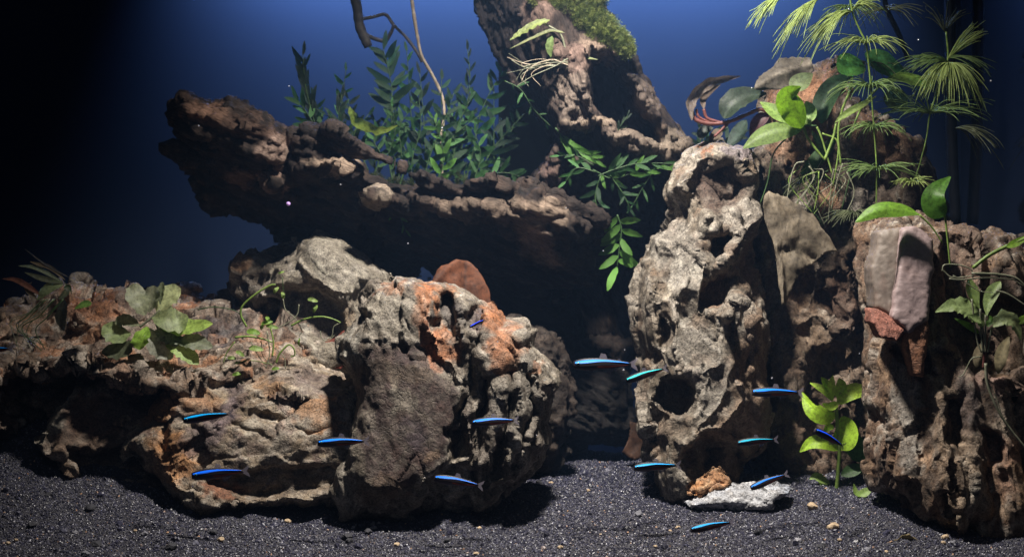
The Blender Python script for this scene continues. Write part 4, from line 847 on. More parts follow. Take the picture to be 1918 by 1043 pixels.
fern('slender fern sprays arching over the dark lower trunk towards the spire', (1110, 310), Yt,
  [([(945,152),(975,168),(1000,205),(1040,245)], Yt+.012, 8, 20, .22, G2, dict(spx=1.4)), ([(1040,240),(1060,262),(1085,285),(1112,296)], Yt+.004, 11, 44, .24, G3, dict(ang=22, spx=1.8)),
   ([(1110,318),(1150,335),(1200,318),(1255,312)], Yt, 10, 34, .28, G3, dict(ang=30)), ([(1120,330),(1150,318),(1200,306),(1290,308)], Yt-.004, 12, 36, .24, G2, dict(ang=26)), ([(1115,322),(1080,315),(1060,340)], Yt, 7, 34, .24, G2, dict(ang=40)),
   ([(1112,310),(1080,292),(1048,292)], Yt+.003, 6, 24, .24, G2, {}), ([(1150,290),(1155,250),(1175,218)], Yt+.006, 8, 22, .26, G4, dict(ang=30)), ([(1125,330),(1115,370),(1125,410)], Yt, 9, 30, .26, G1, {}),
   ([(1140,325),(1165,360),(1180,390)], Yt, 8, 28, .26, G1, {}), ([(1230,310),(1205,350),(1185,385)], Yt+.004, 7, 30, .2, G2, {})], group='ferns growing on the driftwood')
fern('bright green fern frond hanging down beside the spire, leaves like a little palm', (1160, 402), Yt,
  [([(1156,402),(1164,430),(1160,465),(1156,500)], Yt-.004, 11, 44, .32, G3, dict(ang=64, spx=1.8, start=.05, tipL=.7))])
fern('dark fern tips peeping up between the trunk and the spire', (1300, 300), .24,
  [([(1290,330),(1300,290),(1322,262),(1345,248)], .24, 9, 34, .3, G1, {}), ([(1310,300),(1318,265),(1312,245)], .235, 6, 28, .3, G4, {}), ([(1340,290),(1360,262),(1385,250)], .25, 7, 34, .32, G4, {})])
# pale sprig and roots on the trunk
t = base_thing('sprig', 'pale green sprig with serrated leaf and trailing roots on the trunk below the moss', 1060, 115, .207)
stem(t, [(1062,130),(1058,90),(1048,62),(1020,45)], 2.2, .207, M_OST)
leaf(t, [(1030,38),(1005,45),(975,62),(955,76)], 15, .204, (.24,.30,.10), wave=.45, wf=7, n=20)
leaf(t, [(1058,62),(1030,58),(990,75),(955,92)], 7, .206, (.20,.22,.10), wave=.3)
leaf(t, [(1034,68),(1030,88),(1032,108)], 17, .203, (.22,.32,.12), wave=.2, wf=5)
leaf(t, [(1060,110),(1090,108),(1120,112)], 7, .206, (.22,.26,.10), wave=.3)
for i in range(13):
    x, y = 1040 - i * 2, 118 + RF.uniform(-8, 8); e = RF.uniform(-30, 40)
    stem(t, [(1064,118+RF.uniform(-10,10)), (x, y), (x - 40, y + 8 + e * .3), (945 + RF.uniform(0, 70), 128 + e)], RF.uniform(.7, 1.5), .204 + RF.uniform(-.004, .006), RF.choice([M_OST, M_PALE, M_OST]), 'root', .5, 5)
child_fix(t)

# ---- moss
def moss(name, label, blobs, Y, n, tints, size=.0022):
    r = np.random.default_rng(9); V = []; F = []; C = []; c = 0
    for _ in range(n):
        b = blobs[r.integers(len(blobs))]; q = r.normal(size=3); q /= np.linalg.norm(q); q *= .75 + .4 * r.random()
        p = np.array(P(b[0], b[1], Y)) + q * np.array([b[2], b[2] * 1.1, b[2] * .8]) * kk(Y); d = q * .8 + np.array([.15, -.2, .5]) + r.normal(size=3) * .5; d /= np.linalg.norm(d)
        L = size * (.6 + r.random()); sd = np.cross(d, r.normal(size=3)); sd /= np.linalg.norm(sd); ti = np.array(tints[r.integers(len(tints))]) * (.6 + .8 * r.random())
        for g in range(4):
            a = p + d * L * g / 4; s2 = sd * (1 if g % 2 else -1); e = a + (d * .7 + s2 * .9) * L * .45
            V += [a - s2 * L * .04, e + d * L * .12, e - d * L * .10]; F.append((c, c + 1, c + 2)); C += [ti] * 3; c += 3
        V += [p - sd * L * .06, p + sd * L * .06, p + d * L]; F.append((c, c + 1, c + 2)); C += [ti * .8] * 3; c += 3
    me = mesh_from(name, np.array(V), F, np.array(C), smooth=False); me.materials.append(M_LEAF); o = obj(name, me); o['kind'] = 'stuff'; o['label'] = label; return o
moss('moss', 'yellow-green moss covering the shoulder of the driftwood trunk', [(1010,-5,20),(1040,5,26),(1075,10,30),(1100,28,30),(1125,48,28),(1150,70,22),(1120,66,24),(1165,84,18),(1172,96,12),(1030,20,20),(1090,40,22),(1060,-10,30),(1110,-5,24)], .222, 14000, [(.20,.25,.07),(.12,.17,.05),(.32,.37,.13),(.07,.10,.035)])
moss('moss', 'dark moss tufts at the feet of the ferns on the log', [(790,345,24),(850,350,28),(900,362,24),(740,350,18),(960,372,14),(700,340,14)], .262, 2500, [(.03,.05,.02),(.05,.06,.03),(.08,.10,.04)])

# ---- whorled needle-leaved stems, top right
def whorl(parent, c, n, Lpx, Y, tint, elev=.1, droop=1.0, az=(0, 6.283), rpx=.95, seed=0, tilt=0.0):
    r = random.Random(seed * 7 + 1); k = kk(Y); bm = bmesh.new(); o0 = P(c[0], c[1], Y)
    n = int(n * 2.0)
    for i in range(n):
        a = az[0] + (az[1] - az[0]) * (i + r.uniform(-.3, .3)) / n; dr = r.uniform(.55, 1.35); L = Lpx * 1.08 * k * r.uniform(.55, 1.15); e = elev + r.uniform(-.1, .3); h = Vector((math.cos(a), math.sin(a), 0))
        pts = [o0 + h * L * s * math.cos(e) + Vector((0, 0, 1)) * (L * s * math.sin(e) - droop * dr * L * .62 * s ** 2.4 + tilt * L * s * math.cos(a)) for s in (0, .3, .6, .85, 1.0)]
        if r.random() < .5: pts[-1] += Vector((r.uniform(-1, 1), r.uniform(-1, 1), r.uniform(-1, 1))) * L * .05
        tube(bm, pts, rpx * k, rpx * k * .45, 4, .2, 3, rnd=r)
    me = bm_mesh('leaf_whorl', bm, NM[tint]); return obj('leaf_whorl', me, None, parent, kind='stuff')
NM = {'y': simple_mat('needle_yellow_green', (.25, .34, .08), (.42, .52, .18), 200, .5, .0002, .3), 'g': simple_mat('needle_green', (.10, .18, .05), (.22, .32, .10), 200, .5, .0002, .3), 'd': simple_mat('needle_dull', (.08, .10, .05), (.17, .19, .10), 200, .5, .0002, .3)}
Yw = .150
t = base_thing('whorled_plant', 'tall thin stem with drooping whorls of needle leaves crossing the broad green leaves', 1640, 400, Yw)
stem(t, [(1590,-20),(1597,25),(1612,60),(1622,82),(1628,130),(1631,165),(1637,240),(1642,320),(1641,395)], 2.0, Yw, M_GST)
whorl(t, (1622,82), 34, 76, Yw, 'y', .35, .9, seed=1); whorl(t, (1631,165), 30, 80, Yw, 'g', .35, .95, seed=2); whorl(t, (1637,240), 28, 66, Yw, 'g', .3, .9, seed=3); whorl(t, (1645,318), 30, 72, Yw, 'g', .2, .7, seed=4)
whorl(t, (1597,22), 26, 88, Yw, 'y', .1, 1.0, az=(2.3, 4.2), seed=5, tilt=.35); whorl(t, (1597,18), 16, 60, Yw, 'y', .6, .8, az=(-1, 1), seed=6); whorl(t, (1660,20), 18, 70, Yw+.04, 'd', .2, .8, seed=26); whorl(t, (1625,120), 16, 70, Yw+.03, 'd', .1, .9, seed=27); child_fix(t)
t = base_thing('whorled_plant', 'second needle-leaved stem at the far right with dense bushy whorl near its top', 1712, 400, Yw+.02); Yv = Yw + .02
stem(t, [(1772,60),(1775,112),(1758,165),(1742,213),(1735,260),(1722,310),(1710,345)], 1.8, Yv, M_GST)
whorl(t, (1775,112), 16, 96, Yv, 'y', .75, .35, az=(-.9, .5), seed=7); whorl(t, (1775,115), 20, 96, Yv, 'g', .12, .6, az=(2.2, 4.1), seed=8); whorl(t, (1778,118), 90, 60, Yv-.004, 'y', -.2, 1.5, seed=9); whorl(t, (1775,108), 10, 80, Yv, 'g', .0, .7, az=(-.8, .7), seed=10)
whorl(t, (1742,213), 30, 112, Yv, 'g', .22, .5, seed=11); whorl(t, (1708,345), 30, 46, Yv-.02, 'y', .5, 1.0, seed=12); whorl(t, (1770,60), 10, 80, Yv+.02, 'd', .9, .5, seed=13); whorl(t, (1790,240), 14, 80, Yv, 'd', .0, .9, az=(-1, 1), seed=14); child_fix(t)
t = base_thing('whorled_plant', 'cut-off tips of needle-leaved stem hanging in from the top edge', 1530, 0, Yw)
stem(t, [(1500,-40),(1530,-4),(1545,-40)], 1.8, Yw, M_GST)
whorl(t, (1534,-2), 26, 74, Yw, 'y', -.1, 1.1, az=(2.2, 4.3), seed=15, tilt=.45); whorl(t, (1472,-8), 20, 66, Yw, 'y', .0, .9, az=(2.3, 4.2), seed=16, tilt=.3); whorl(t, (1592,12), 22, 60, Yw+.02, 'g', .0, 1.0, seed=19); child_fix(t)
t = base_thing('needle_tuft', 'dull tuft of fine needle leaves lying between the grey dry leaf and green leaf', 1600, 400, .17)
whorl(t, (1600,400), 44, 52, .165, 'd', .2, .8, seed=17); whorl(t, (1530,330), 30, 60, .20, 'd', -.1, .8, seed=18); child_fix(t)

# ---- broad-leaved plants on top of the brown rock
A1, A2, A3 = (.20, .36, .035), (.10, .22, .035), (.045, .11, .03)
Ya = .165
t = base_thing('anubias', 'broad-leaved plant with bright upright and pale green leaves on top of the brown rock', 1545, 300, Ya+.02)
leaf(t, [(1502,240),(1490,205,-.006),(1478,185,-.010),(1500,163,-.006)], 62, Ya-.012, (.22,.42,.02), a=.72, fold=-.3, rib=.7, label='bright yellow-green upright leaf', m=6, n=18)
leaf(t, [(1486,172),(1500,155),(1522,138)], 40, Ya-.004, (.16,.22,.08), a=.8, fold=.2, label='grey-green folded leaf tip')
leaf(t, [(1522,236),(1490,222),(1455,212),(1424,192)], 40, Ya, (.24,.38,.10), fold=.25, a=1.0, m=6, label='pale green leaf with cut end')
leaf(t, [(1505,232),(1515,212),(1510,190)], 36, Ya+.002, (.22,.36,.10), fold=.2)
leaf(t, [(1505,240),(1460,243),(1425,255),(1392,278)], 44, Ya-.006, (.13,.21,.04), fold=-.25, a=.85, m=6, label='olive green leaf pointing down left')
leaf(t, [(1596,143),(1592,130),(1588,112),(1586,100)], 66, Ya-.008, (.10,.28,.05), a=.62, b=.55, fold=.15, m=6, label='round mid-green leaf')
leaf(t, [(1620,100),(1645,115),(1670,130),(1705,142)], 52, Ya+.012, (.05,.15,.035), fold=.2, m=6)
leaf(t, [(1752,158),(1720,148),(1685,142),(1648,158)], 26, Ya, (.16,.28,.05), fold=-.5, wave=.1)
leaf(t, [(1540,232),(1545,195),(1565,160),(1600,140)], 46, Ya+.012, (.05,.12,.045), fold=.3, m=6, label='dark grey-green leaf in shade')
leaf(t, [(1564,230),(1590,212),(1618,196),(1642,180)], 15, Ya-.010, (.22,.32,.08), fold=.5)
leaf(t, [(1655,182),(1680,190),(1700,205)], 52, Ya+.016, (.08,.13,.05), a=.7)
leaf(t, [(1500,330),(1540,290),(1570,250)], 30, Ya+.02, A3); leaf(t, [(1545,300),(1535,270),(1520,245)], 20, Ya+.012, (.10,.17,.05))
for pts, r in (([(1596,143),(1592,170),(1578,205),(1570,250),(1575,310)],2.8),([(1505,238),(1515,262),(1545,300)],3),([(1530,236),(1500,238),(1470,262),(1448,290),(1438,340),(1424,382)],1.8),([(1545,300),(1560,260),(1566,232)],3.2),([(1648,160),(1615,200),(1590,260)],2.4),([(1530,238),(1540,262),(1560,330)],2.2),([(1540,250),(1570,270),(1560,350)],2.0)):
    stem(t, pts, r, Ya-.002, M_GST if r > 1.9 else M_DST)
for i in range(26):
    x = RF.uniform(1490, 1600); y = RF.uniform(295, 330)
    stem(t, [(x,y),(x+RF.uniform(-30,20),y+RF.uniform(10,40)),(x+RF.uniform(-40,30),y+RF.uniform(50,110))], RF.uniform(.8,1.8), Ya+RF.uniform(-.004,.012), RF.choice([M_OST,M_OST,M_GST,M_DST]), 'root', .5, 5)
child_fix(t)
t = base_thing('anubias', 'pair of glossy green leaves on the ledge above the pinkish slab', 1760, 430, .075)
leaf(t, [(1722,402),(1690,392),(1645,392),(1602,416)], 34, .055, (.16,.34,.03), fold=-.3, a=1.15, m=6, n=18, rib=1.2, label='long bright green leaf pointing left')
leaf(t, [(1770,404),(1752,385,-.002),(1752,360,-.004),(1780,331)], 50, .06, (.085,.22,.03), fold=.2, a=.72, m=6, n=18, label='rounded upright green leaf')
for pts, r in (([(1722,402),(1745,425),(1765,455)],2.0),([(1770,404),(1774,440),(1780,500)],2.4)): stem(t, pts, r, .062, M_GST)
child_fix(t)
t = base_thing('creeper', 'long green runner entering from the right edge above the pale rosette', 1825, 500, .05)
stem(t, [(1822,502),(1850,480),(1880,464),(1900,456),(1940,438)], 3.4, .05, M_GST, tap=1.2); leaf(t, [(1885,463),(1905,455),(1930,440)], 16, .048, A1, fold=.3); child_fix(t)
Yp = .048
t = base_thing('rosette_plant', 'pale green rosette with ruffled leaves rooted in the right boulder near the edge', 1845, 650, Yp)
PG = (.26,.36,.14)
leaf(t, [(1842,612),(1820,585),(1790,572),(1752,584)], 38, Yp, PG, wave=.35, wf=5, m=6, n=18, fold=.2); leaf(t, [(1834,625),(1812,610),(1788,596)], 14, Yp+.004, A2)
leaf(t, [(1835,578),(1824,560),(1818,540),(1815,520)], 30, Yp+.002, (.22,.32,.10), a=1.25, b=.8, fold=.3, m=6); leaf(t, [(1848,592),(1852,568),(1862,545),(1874,527)], 28, Yp+.002, (.24,.34,.12), a=1.25, fold=.3, m=6)
leaf(t, [(1860,612),(1880,596),(1900,606),(1912,638)], 32, Yp-.002, (.30,.38,.18), wave=.35, wf=4, m=6, fold=.2); leaf(t, [(1905,606),(1918,598),(1935,590)], 16, Yp, A1); leaf(t, [(1838,605),(1826,596),(1814,590)], 14, Yp-.002, PG)
leaf(t, [(1850,612),(1855,600),(1852,590)], 14, Yp, A2); leaf(t, [(1830,690),(1835,660),(1845,640)], 22, Yp+.01, (.12,.10,.06), mat=M_DRY); leaf(t, [(1870,700),(1878,660),(1890,630)], 26, Yp+.012, (.13,.11,.06), mat=M_DRY)
for x0, y0, mx in ((1840,608,1846),(1846,590,1846),(1858,612,1850),(1834,622,1842),(1836,578,1840),(1820,560,1838)): stem(t, [(x0,y0),((x0+mx)/2,632),(mx,660)], 2.0, Yp+.002, M_OST)
stem(t, [(1846,625),(1844,660),(1842,690)], 4.0, Yp+.006, M_RST, 'crown')
for pts, r in (([(1765,505),(1785,520),(1830,516),(1880,516),(1925,540)],1.5),([(1778,522),(1800,524),(1850,520),(1905,524)],2.0),([(1820,512),(1870,514),(1905,522),(1930,548)],2.6),([(1765,508),(1770,496),(1800,497),(1820,506),(1822,520)],1.6),([(1866,544),(1890,552),(1925,575)],2.0),
    ([(1785,516),(1810,530),(1835,545),(1860,548)],1.3),([(1846,680),(1850,720),(1868,765),(1890,800),(1930,850)],3.0),([(1838,668),(1820,672),(1805,700),(1795,706)],1.4),([(1850,716),(1866,745),(1880,790)],1.2)): stem(t, pts, r, Yp-.004, M_OST, 'root', .7)
child_fix(t)
# dark-leaved plant left of it
Yd = .185
t = base_thing('bucephalandra', 'dark grey-leaved plant with red rhizome leaning left above the spire', 1420, 205, Yd)
sheet('leaf', [(1411,168),(1418,148),(1432,132),(1452,120),(1462,106),(1478,105),(1500,102),(1528,102),(1529,130),(1524,138),(1500,155),(1478,164),(1455,169),(1430,168)], Yd-.008, (.105,.095,.085), t, [('v',[(1411,168),(1450,140),(1526,112)],3,.9),('s',.3,.5),('r',[(1411,168),(1450,142),(1526,114)],8,.003)], M_DRY)['label'] = 'large grey-brown leaf'
leaf(t, [(1296,226),(1292,195,-.004),(1312,165,-.006),(1345,150,-.004),(1387,143)], 25, Yd-.004, (.20,.165,.145), roll=35, fold=.3, wave=.25, a=.85, mat=M_DRY, m=6, n=20, label='curled pinkish-grey leaf')
leaf(t, [(1318,205),(1316,185),(1330,170),(1350,158)], 16, Yd, (.13,.10,.08), roll=30, mat=M_DRY)
leaf(t, [(1356,222),(1372,195,-.003),(1400,180,-.002),(1436,176)], 48, Yd-.006, (.035,.055,.035), fold=.3, a=.75, wave=.1, m=6, n=16, label='dark green leaf')
leaf(t, [(1440,215),(1420,230),(1405,258)], 28, Yd+.002, (.085,.03,.035), fold=.2, label='dark maroon leaf'); leaf(t, [(1398,225),(1380,255),(1362,275)], 30, Yd+.02, (.03,.06,.04), fold=.2)
leaf(t, [(1312,262),(1320,245),(1336,240)], 24, Yd+.006, (.03,.045,.03)); leaf(t, [(1330,268),(1345,250),(1352,244)], 22, Yd+.01, (.09,.07,.05), mat=M_DRY)
for pts, r in (([(1295,205),(1303,224),(1330,232),(1365,228),(1400,214),(1425,205),(1445,215)],4.2),([(1318,205),(1325,222),(1350,230)],3.2),([(1304,205),(1310,220),(1335,232)],2.6),([(1366,228),(1350,245),(1338,256)],3.0)): stem(t, pts, r, Yd, M_RST, 'rhizome', .9, 7, .12)
child_fix(t)

# ---- bright green stem plant on the sand
g = ground(1567, 914); Yg = g.y
t = thing('stem_plant', 'small bright lime-green plant standing on the sand in front of the brown rock', 'plant', g)
stem(t, [(1567,918),(1570,880),(1572,840),(1568,790),(1566,755)], 4.2, Yg, M_GST, tap=.8)
LG, LG2 = (.45, .74, .06), (.52, .78, .10)
for pts, wd, ti, kw in (([(1565,772),(1545,775,-.004),(1522,765,-.006),(1503,734)],40,LG,dict(fold=-.3)),([(1568,756),(1590,738,-.003),(1612,733),(1638,752)],34,LG2,dict(fold=.25)),([(1560,750),(1545,732),(1517,717)],19,LG2,{}),([(1562,742),(1550,722),(1538,706)],20,LG,{}),
   ([(1560,748),(1556,725,-.004),(1560,703,-.004)],19,LG2,dict(a=1)),([(1568,745),(1576,725),(1572,708)],26,LG,{}),([(1568,752),(1556,762,-.006),(1540,756,-.008)],18,LG2,{}),([(1574,842),(1585,815,-.004),(1578,780)],52,LG,dict(fold=.15,a=.9,b=.6)),([(1560,796),(1552,800,-.004),(1543,806)],16,LG,{}),
   ([(1571,842),(1545,830,-.004),(1520,830,-.003),(1498,846)],30,LG,dict(fold=.3)),([(1575,828),(1600,840,.006),(1626,868,.008)],54,(.06,.14,.03),{}),([(1575,890),(1600,880),(1620,872)],26,(.05,.12,.03),{})):
    kw.setdefault('m', 6); leaf(t, pts, wd, Yg, ti, rib=1.15, **kw)
child_fix(t)
for lab, x, y, pts, wd in (('small green leaf sprouting from the sand left of the lime plant', 1550, 906, [(1554,906),(1540,898),(1528,892),(1516,897)], 18), ('small pale green leaf lying on the sand right of the lime plant', 1615, 925, [(1608,928),(1620,922),(1633,914)], 18)):
    g = ground(x, y + 6); t = thing('seedling', lab, 'plant', g); leaf(t, pts, wd, g.y, (.30,.46,.12), a=.9, fold=.2, m=6)
    leaf(t, [(x+2,y+4),(x-12,y-4),(x-16,y-20)], 13, g.y, (.26,.42,.10)); child_fix(t)

# ---- left: rosette, grassy tuft, vine
Yl = .120
t = base_thing('rosette_plant', 'grey-green rosette with rounded leaves sitting on the flat-topped stone at left', 285, 640, Yl)
GG = (.20,.23,.13)
for pts, wd, ti in (([(272,590),(262,570,-.003),(255,550),(256,531)],36,(.17,.19,.12)),([(280,585),(284,560),(288,535)],34,(.17,.19,.13)),([(296,590),(308,568),(322,550),(338,540)],36,(.27,.31,.16)),([(285,592),(310,598,-.004),(335,602),(352,592)],40,(.17,.21,.10)),([(290,604),(335,614),(398,606)],26,(.20,.30,.06)),
   ([(245,625),(225,628),(208,620),(193,610)],36,(.15,.20,.08)),([(278,615),(290,640,-.004),(305,655),(322,672)],38,(.19,.20,.16)),([(276,612),(265,635,-.006),(262,655,-.008)],30,(.20,.36,.05)),([(310,645),(340,655),(372,682)],28,(.20,.30,.08)),([(262,610),(235,600),(215,606)],20,(.14,.16,.09)),
   ([(250,640),(230,655),(190,660)],30,(.06,.07,.04)),([(300,570),(302,545),(304,528)],13,(.12,.14,.09)),([(330,640),(360,640),(398,650)],26,(.11,.13,.08)),([(290,620),(315,628),(340,640)],30,(.10,.12,.08)),([(300,612),(320,625),(330,650)],24,(.16,.18,.12))):
    leaf(t, pts, wd * 1.3, Yl, tuple(min(.6, c_ * 1.7 + .01) for c_ in ti), wave=.22, wf=3, m=6, fold=.18, a=1.15, b=.6)
stem(t, [(262,612),(275,602),(290,590),(300,580)], 2.6, Yl, M_OST, 'rhizome'); stem(t, [(290,600),(300,630),(296,650)], 2.6, Yl, M_OST, 'rhizome'); child_fix(t)
Yh = .16
t = base_thing('grass_tuft', 'dark grassy tuft with long narrow leaves at the far left edge on stone', 115, 575, Yh)
for pts, wd, ti in (([(118,530),(90,512),(60,500),(34,498)],7,(.12,.15,.10)),([(122,524),(95,502),(72,495),(56,490)],7,(.10,.08,.05)),([(118,530),(80,522),(46,510)],9,(.07,.08,.05)),([(118,532),(100,535),(82,548),(70,562)],17,(.14,.18,.09)),([(130,520),(85,495),(46,466)],3,(.05,.05,.05)),
   ([(75,552),(50,535),(28,524),(4,522)],9,(.11,.045,.03)),([(70,562),(50,540),(60,528)],8,(.06,.05,.03)),([(172,568),(158,570),(140,578)],11,(.10,.20,.04)),([(118,540),(130,535),(134,552)],4,(.05,.09,.04)),([(110,560),(125,545),(122,530)],10,(.06,.07,.04)),([(120,560),(115,590),(120,620)],22,(.035,.04,.03)),([(95,560),(100,580),(88,600)],16,(.09,.07,.055))):
    leaf(t, pts, wd * 1.25, Yh, tuple(c_ * 1.5 for c_ in ti), roll=20, wave=.1)
for i in range(11): x = RF.uniform(80,120); stem(t, [(x,560),(x-30,585+i),(x-45-RF.uniform(0,20),600+i*2),(30+i*6,640+RF.uniform(-12,20))], RF.uniform(.7,1.3), Yh-.01, RF.choice([M_DST,M_OST]), 'root')
child_fix(t)
Yv2 = .128
t = base_thing('vine', 'tangle of thin bright green runners with tiny leaves behind the tan boulder', 500, 680, Yv2)
for pts, r, mt in (([(462,612),(451,590),(455,572),(480,550),(505,535),(516,533)],2.3,M_GST),([(440,632),(465,630),(490,634),(510,641)],2.2,M_GST),([(545,610),(570,598),(600,593),(622,597),(638,604)],2.0,M_GST),([(517,680),(524,662),(540,646),(550,652),(552,664),(545,668)],1.9,M_GST),([(420,705),(432,696),(446,690)],1.8,M_GST),([(510,668),(512,640),(506,612)],1.9,M_GST),
   ([(440,640),(425,660),(418,680)],1.2,M_GST),([(530,560),(535,580),(552,595),(565,618),(560,630)],1.1,M_OST),([(560,570),(556,590),(540,604),(520,615)],1.4,M_OST),([(529,520),(530,540),(532,552)],.9,M_DST),([(638,604),(625,612),(622,628),(612,636)],1.0,M_OST),([(600,620),(603,634),(615,638),(626,628)],1.1,M_OST),
   ([(500,620),(505,660),(498,690)],1.4,M_OST),([(470,640),(480,660),(500,690)],1.0,M_OST),([(490,640),(492,665),(515,690)],1.0,M_OST),([(440,680),(470,675),(510,682)],1.0,M_GST),([(535,690),(530,665),(500,640)],1.0,M_OST),([(370,580),(400,575),(440,582),(460,600)],1.2,M_DST)): stem(t, pts, r, Yv2, mt, 'runner')
for x, y, l, wd, an in ((475,622,26,13,-10),(480,653,28,12,-8),(586,562,20,9,-15),(590,578,15,10,60),(517,543,14,9,50),(500,604,22,9,10),(510,612,24,9,-12),(434,670,16,8,0),(444,700,18,8,10),(530,553,12,8,-80),(492,610,16,8,60),(527,510,12,4,15),(502,598,12,8,-60),(450,662,18,9,-30),(516,690,14,7,5),(560,640,14,5,80)):
    a = math.radians(an); leaf(t, [(x - l/2*math.cos(a), y + l/2*math.sin(a)), (x, y, -.002), (x + l/2*math.cos(a), y - l/2*math.sin(a))], wd, Yv2-.004, RF.choice([(.22,.34,.09),(.26,.38,.12),(.20,.36,.06)]), b=.5, n=8)
child_fix(t)

# ---- dead leaves
o = sheet('dead_leaf', [(1430,374),(1440,362),(1458,363),(1480,372),(1505,388),(1528,408),(1545,430),(1560,452),(1571,472),(1548,474),(1532,488),(1508,502),(1490,525),(1476,550),(1463,577),(1456,545),(1455,515),(1450,480),(1449,462),(1456,452),(1452,470),(1446,450),(1436,430),(1431,400)], .128, (.135,.115,.092), None,
  [('r',[(1445,365),(1470,430),(1500,500)],12,.003),('r',[(1460,470),(1490,470),(1530,485)],14,-.003),('r',[(1452,462),(1462,500),(1464,570)],5,.004),('v',[(1445,380),(1480,440),(1530,480)],1.6,.35),('v',[(1470,400),(1530,430)],1.3,-.35),('v',[(1462,420),(1500,480)],1.3,-.35),('v',[(1500,375),(1495,440),(1490,520)],2.5,-.45),('v',[(1495,440),(1560,472)],2,-.3),('v',[(1490,470),(1460,455)],2,-.3),('s',.12,.15)], th=.0006, rip=.0012)
tag(o, 'large torn grey dead leaf hanging point-down against the brown rock', 'dead leaf')
o = sheet('dead_leaf', [(808,528),(820,508),(835,495),(856,487),(874,489),(892,503),(908,524),(918,552),(921,580),(905,610),(850,600),(815,560)], .155, (.085,.032,.017), None, [('v',[(872,488),(868,600)],2.5,-.6)] + [('v',[(870,500+i*18),(870+sg*44,486+i*18+6)],1.3,-.4) for i in range(5) for sg in (-1,1)] + [('s',.2,.3),('r',[(872,488),(868,600)],10,-.003),('r',[(812,530),(840,500)],10,.003)], th=.0006)
tag(o, 'rounded reddish-brown dead leaf standing behind the top of the middle boulder', 'dead leaf')
o = sheet('dead_leaf', [(575,690),(590,655),(612,640),(650,612),(690,600),(690,640),(655,665),(640,690)], .185, (.13,.03,.018), None, [('s',.2,.4)])
tag(o, 'dark red dead leaf in shade between the grey and middle boulders', 'dead leaf')
g = ground(1700, 1012)
o = sheet('leaf_scrap', [(1673,1011),(1690,1000),(1702,1001),(1725,1016),(1700,1014)], g.y, (.24,.20,.12), None, [('s',.1,-.4)])
tag(o, 'triangular scrap of dry leaf on the sand at the lower right', 'dead leaf')
g = ground(1184, 850)
o = sheet('dead_leaf', [(1165,845),(1185,818),(1180,790),(1205,800),(1212,850),(1190,862)], .24, (.05,.024,.014), None, [('s',.2,.3)])
tag(o, 'dim brown dead leaf standing in the dark gap left of the spire foot', 'dead leaf')
# ------------------------------------------------------------------ fish
m = N('fish_stripe'); oi = m.n('ShaderNodeObjectInfo'); oc = m.obc(); n1 = m.noise(700, 3, oc)
c = m.mixc(1.0, oi.outputs['Color'], m.ramp(n1, [(.35, (.7, .8, .9)), (.6, (1.1, 1.25, 1.1))]), 'MULTIPLY')
m.l(c, m.b.inputs['Base Color']); m.b.inputs['Metallic'].default_value = 0; m.b.inputs['Roughness'].default_value = .45; m.b.inputs['Specular IOR Level'].default_value = .12
ge = m.n('ShaderNodeNewGeometry'); va = m.n('ShaderNodeVectorMath', operation='ADD'); va.inputs[1].default_value = (0, 0, .75); m.l(ge.outputs['Normal'], va.inputs[0])   # the light-reflecting plates of the stripe lie tilted towards the surface
vb = m.n('ShaderNodeVectorMath', operation='NORMALIZE'); m.l(va.outputs[0], vb.inputs[0]); m.l(vb.outputs[0], m.b.inputs['Normal']); M_STR = m.m
m = N('fish_body'); sp_ = m.n('ShaderNodeSeparateXYZ'); m.l(m.obc(), sp_.inputs[0]); mr = m.n('ShaderNodeMapRange'); mr.inputs[1].default_value = -.12; mr.inputs[2].default_value = .14; m.l(sp_.outputs[2], mr.inputs[0])
c = m.ramp(mr.outputs[0], [(0, (.15, .12, .14)), (.38, (.06, .045, .055)), (.55, (.02, .016, .02)), (1, (.016, .013, .012))]); m.l(c, m.b.inputs['Base Color']); m.b.inputs['Roughness'].default_value = .5; m.b.inputs['Specular IOR Level'].default_value = .25; M_BODY = m.m
M_RED = simple_mat('fish_belly_red', (.14, .025, .02), (.24, .05, .035), 900, .4, .0001, .1, .5)
m = N('fish_fin'); m.b.inputs['Base Color'].default_value = (.30, .27, .33, 1); m.b.inputs['Roughness'].default_value = .4; m.b.inputs['Alpha'].default_value = .45; M_FIN = m.m
M_EYE = simple_mat('fish_eye', (.05, .30, .40), (.10, .45, .60), 900, .2, .0001, 0, .8); m = N('pupil'); m.b.inputs['Base Color'].default_value = (.004, .004, .005, 1); m.b.inputs['Roughness'].default_value = .1; M_PUP = m.m
def fr(t):   # body half height, half width, centre height along the length (head at t=0), unit length
    h = .088 * (math.sin(math.pi * min(1, t * .97 + .03) ** .62)) ** .75 + .018
    return h, h * .48, .012 * math.sin(t * 3.14) + .012 * t
def bpt(t, a, off=0.0):
    h, w_, z = fr(t); return Vector((t - .5, math.sin(a) * (w_ + off), z + math.cos(a) * (h + off)))
def grid_me(name, ts, As, off, mat, close=False):
    V = [bpt(t, a, off)[:] for t in ts for a in As]; n = len(As)
    F = [(i * n + j, i * n + (j + 1) % n, (i + 1) * n + (j + 1) % n, (i + 1) * n + j) for i in range(len(ts) - 1) for j in range(n if close else n - 1)]
    if close: F += [tuple(range(n)), tuple((len(ts) - 1) * n + j for j in range(n))[::-1]]
    me = bpy.data.meshes.new(name); me.from_pydata(V, [], F); me.materials.append(mat); me.update()
    bm = bmesh.new(); bm.from_mesh(me); bmesh.ops.recalc_face_normals(bm, faces=bm.faces); bm.to_mesh(me); bm.free()
    for p_ in me.polygons: p_.use_smooth = True
    return me
LT = [i / 22 for i in range(23)]
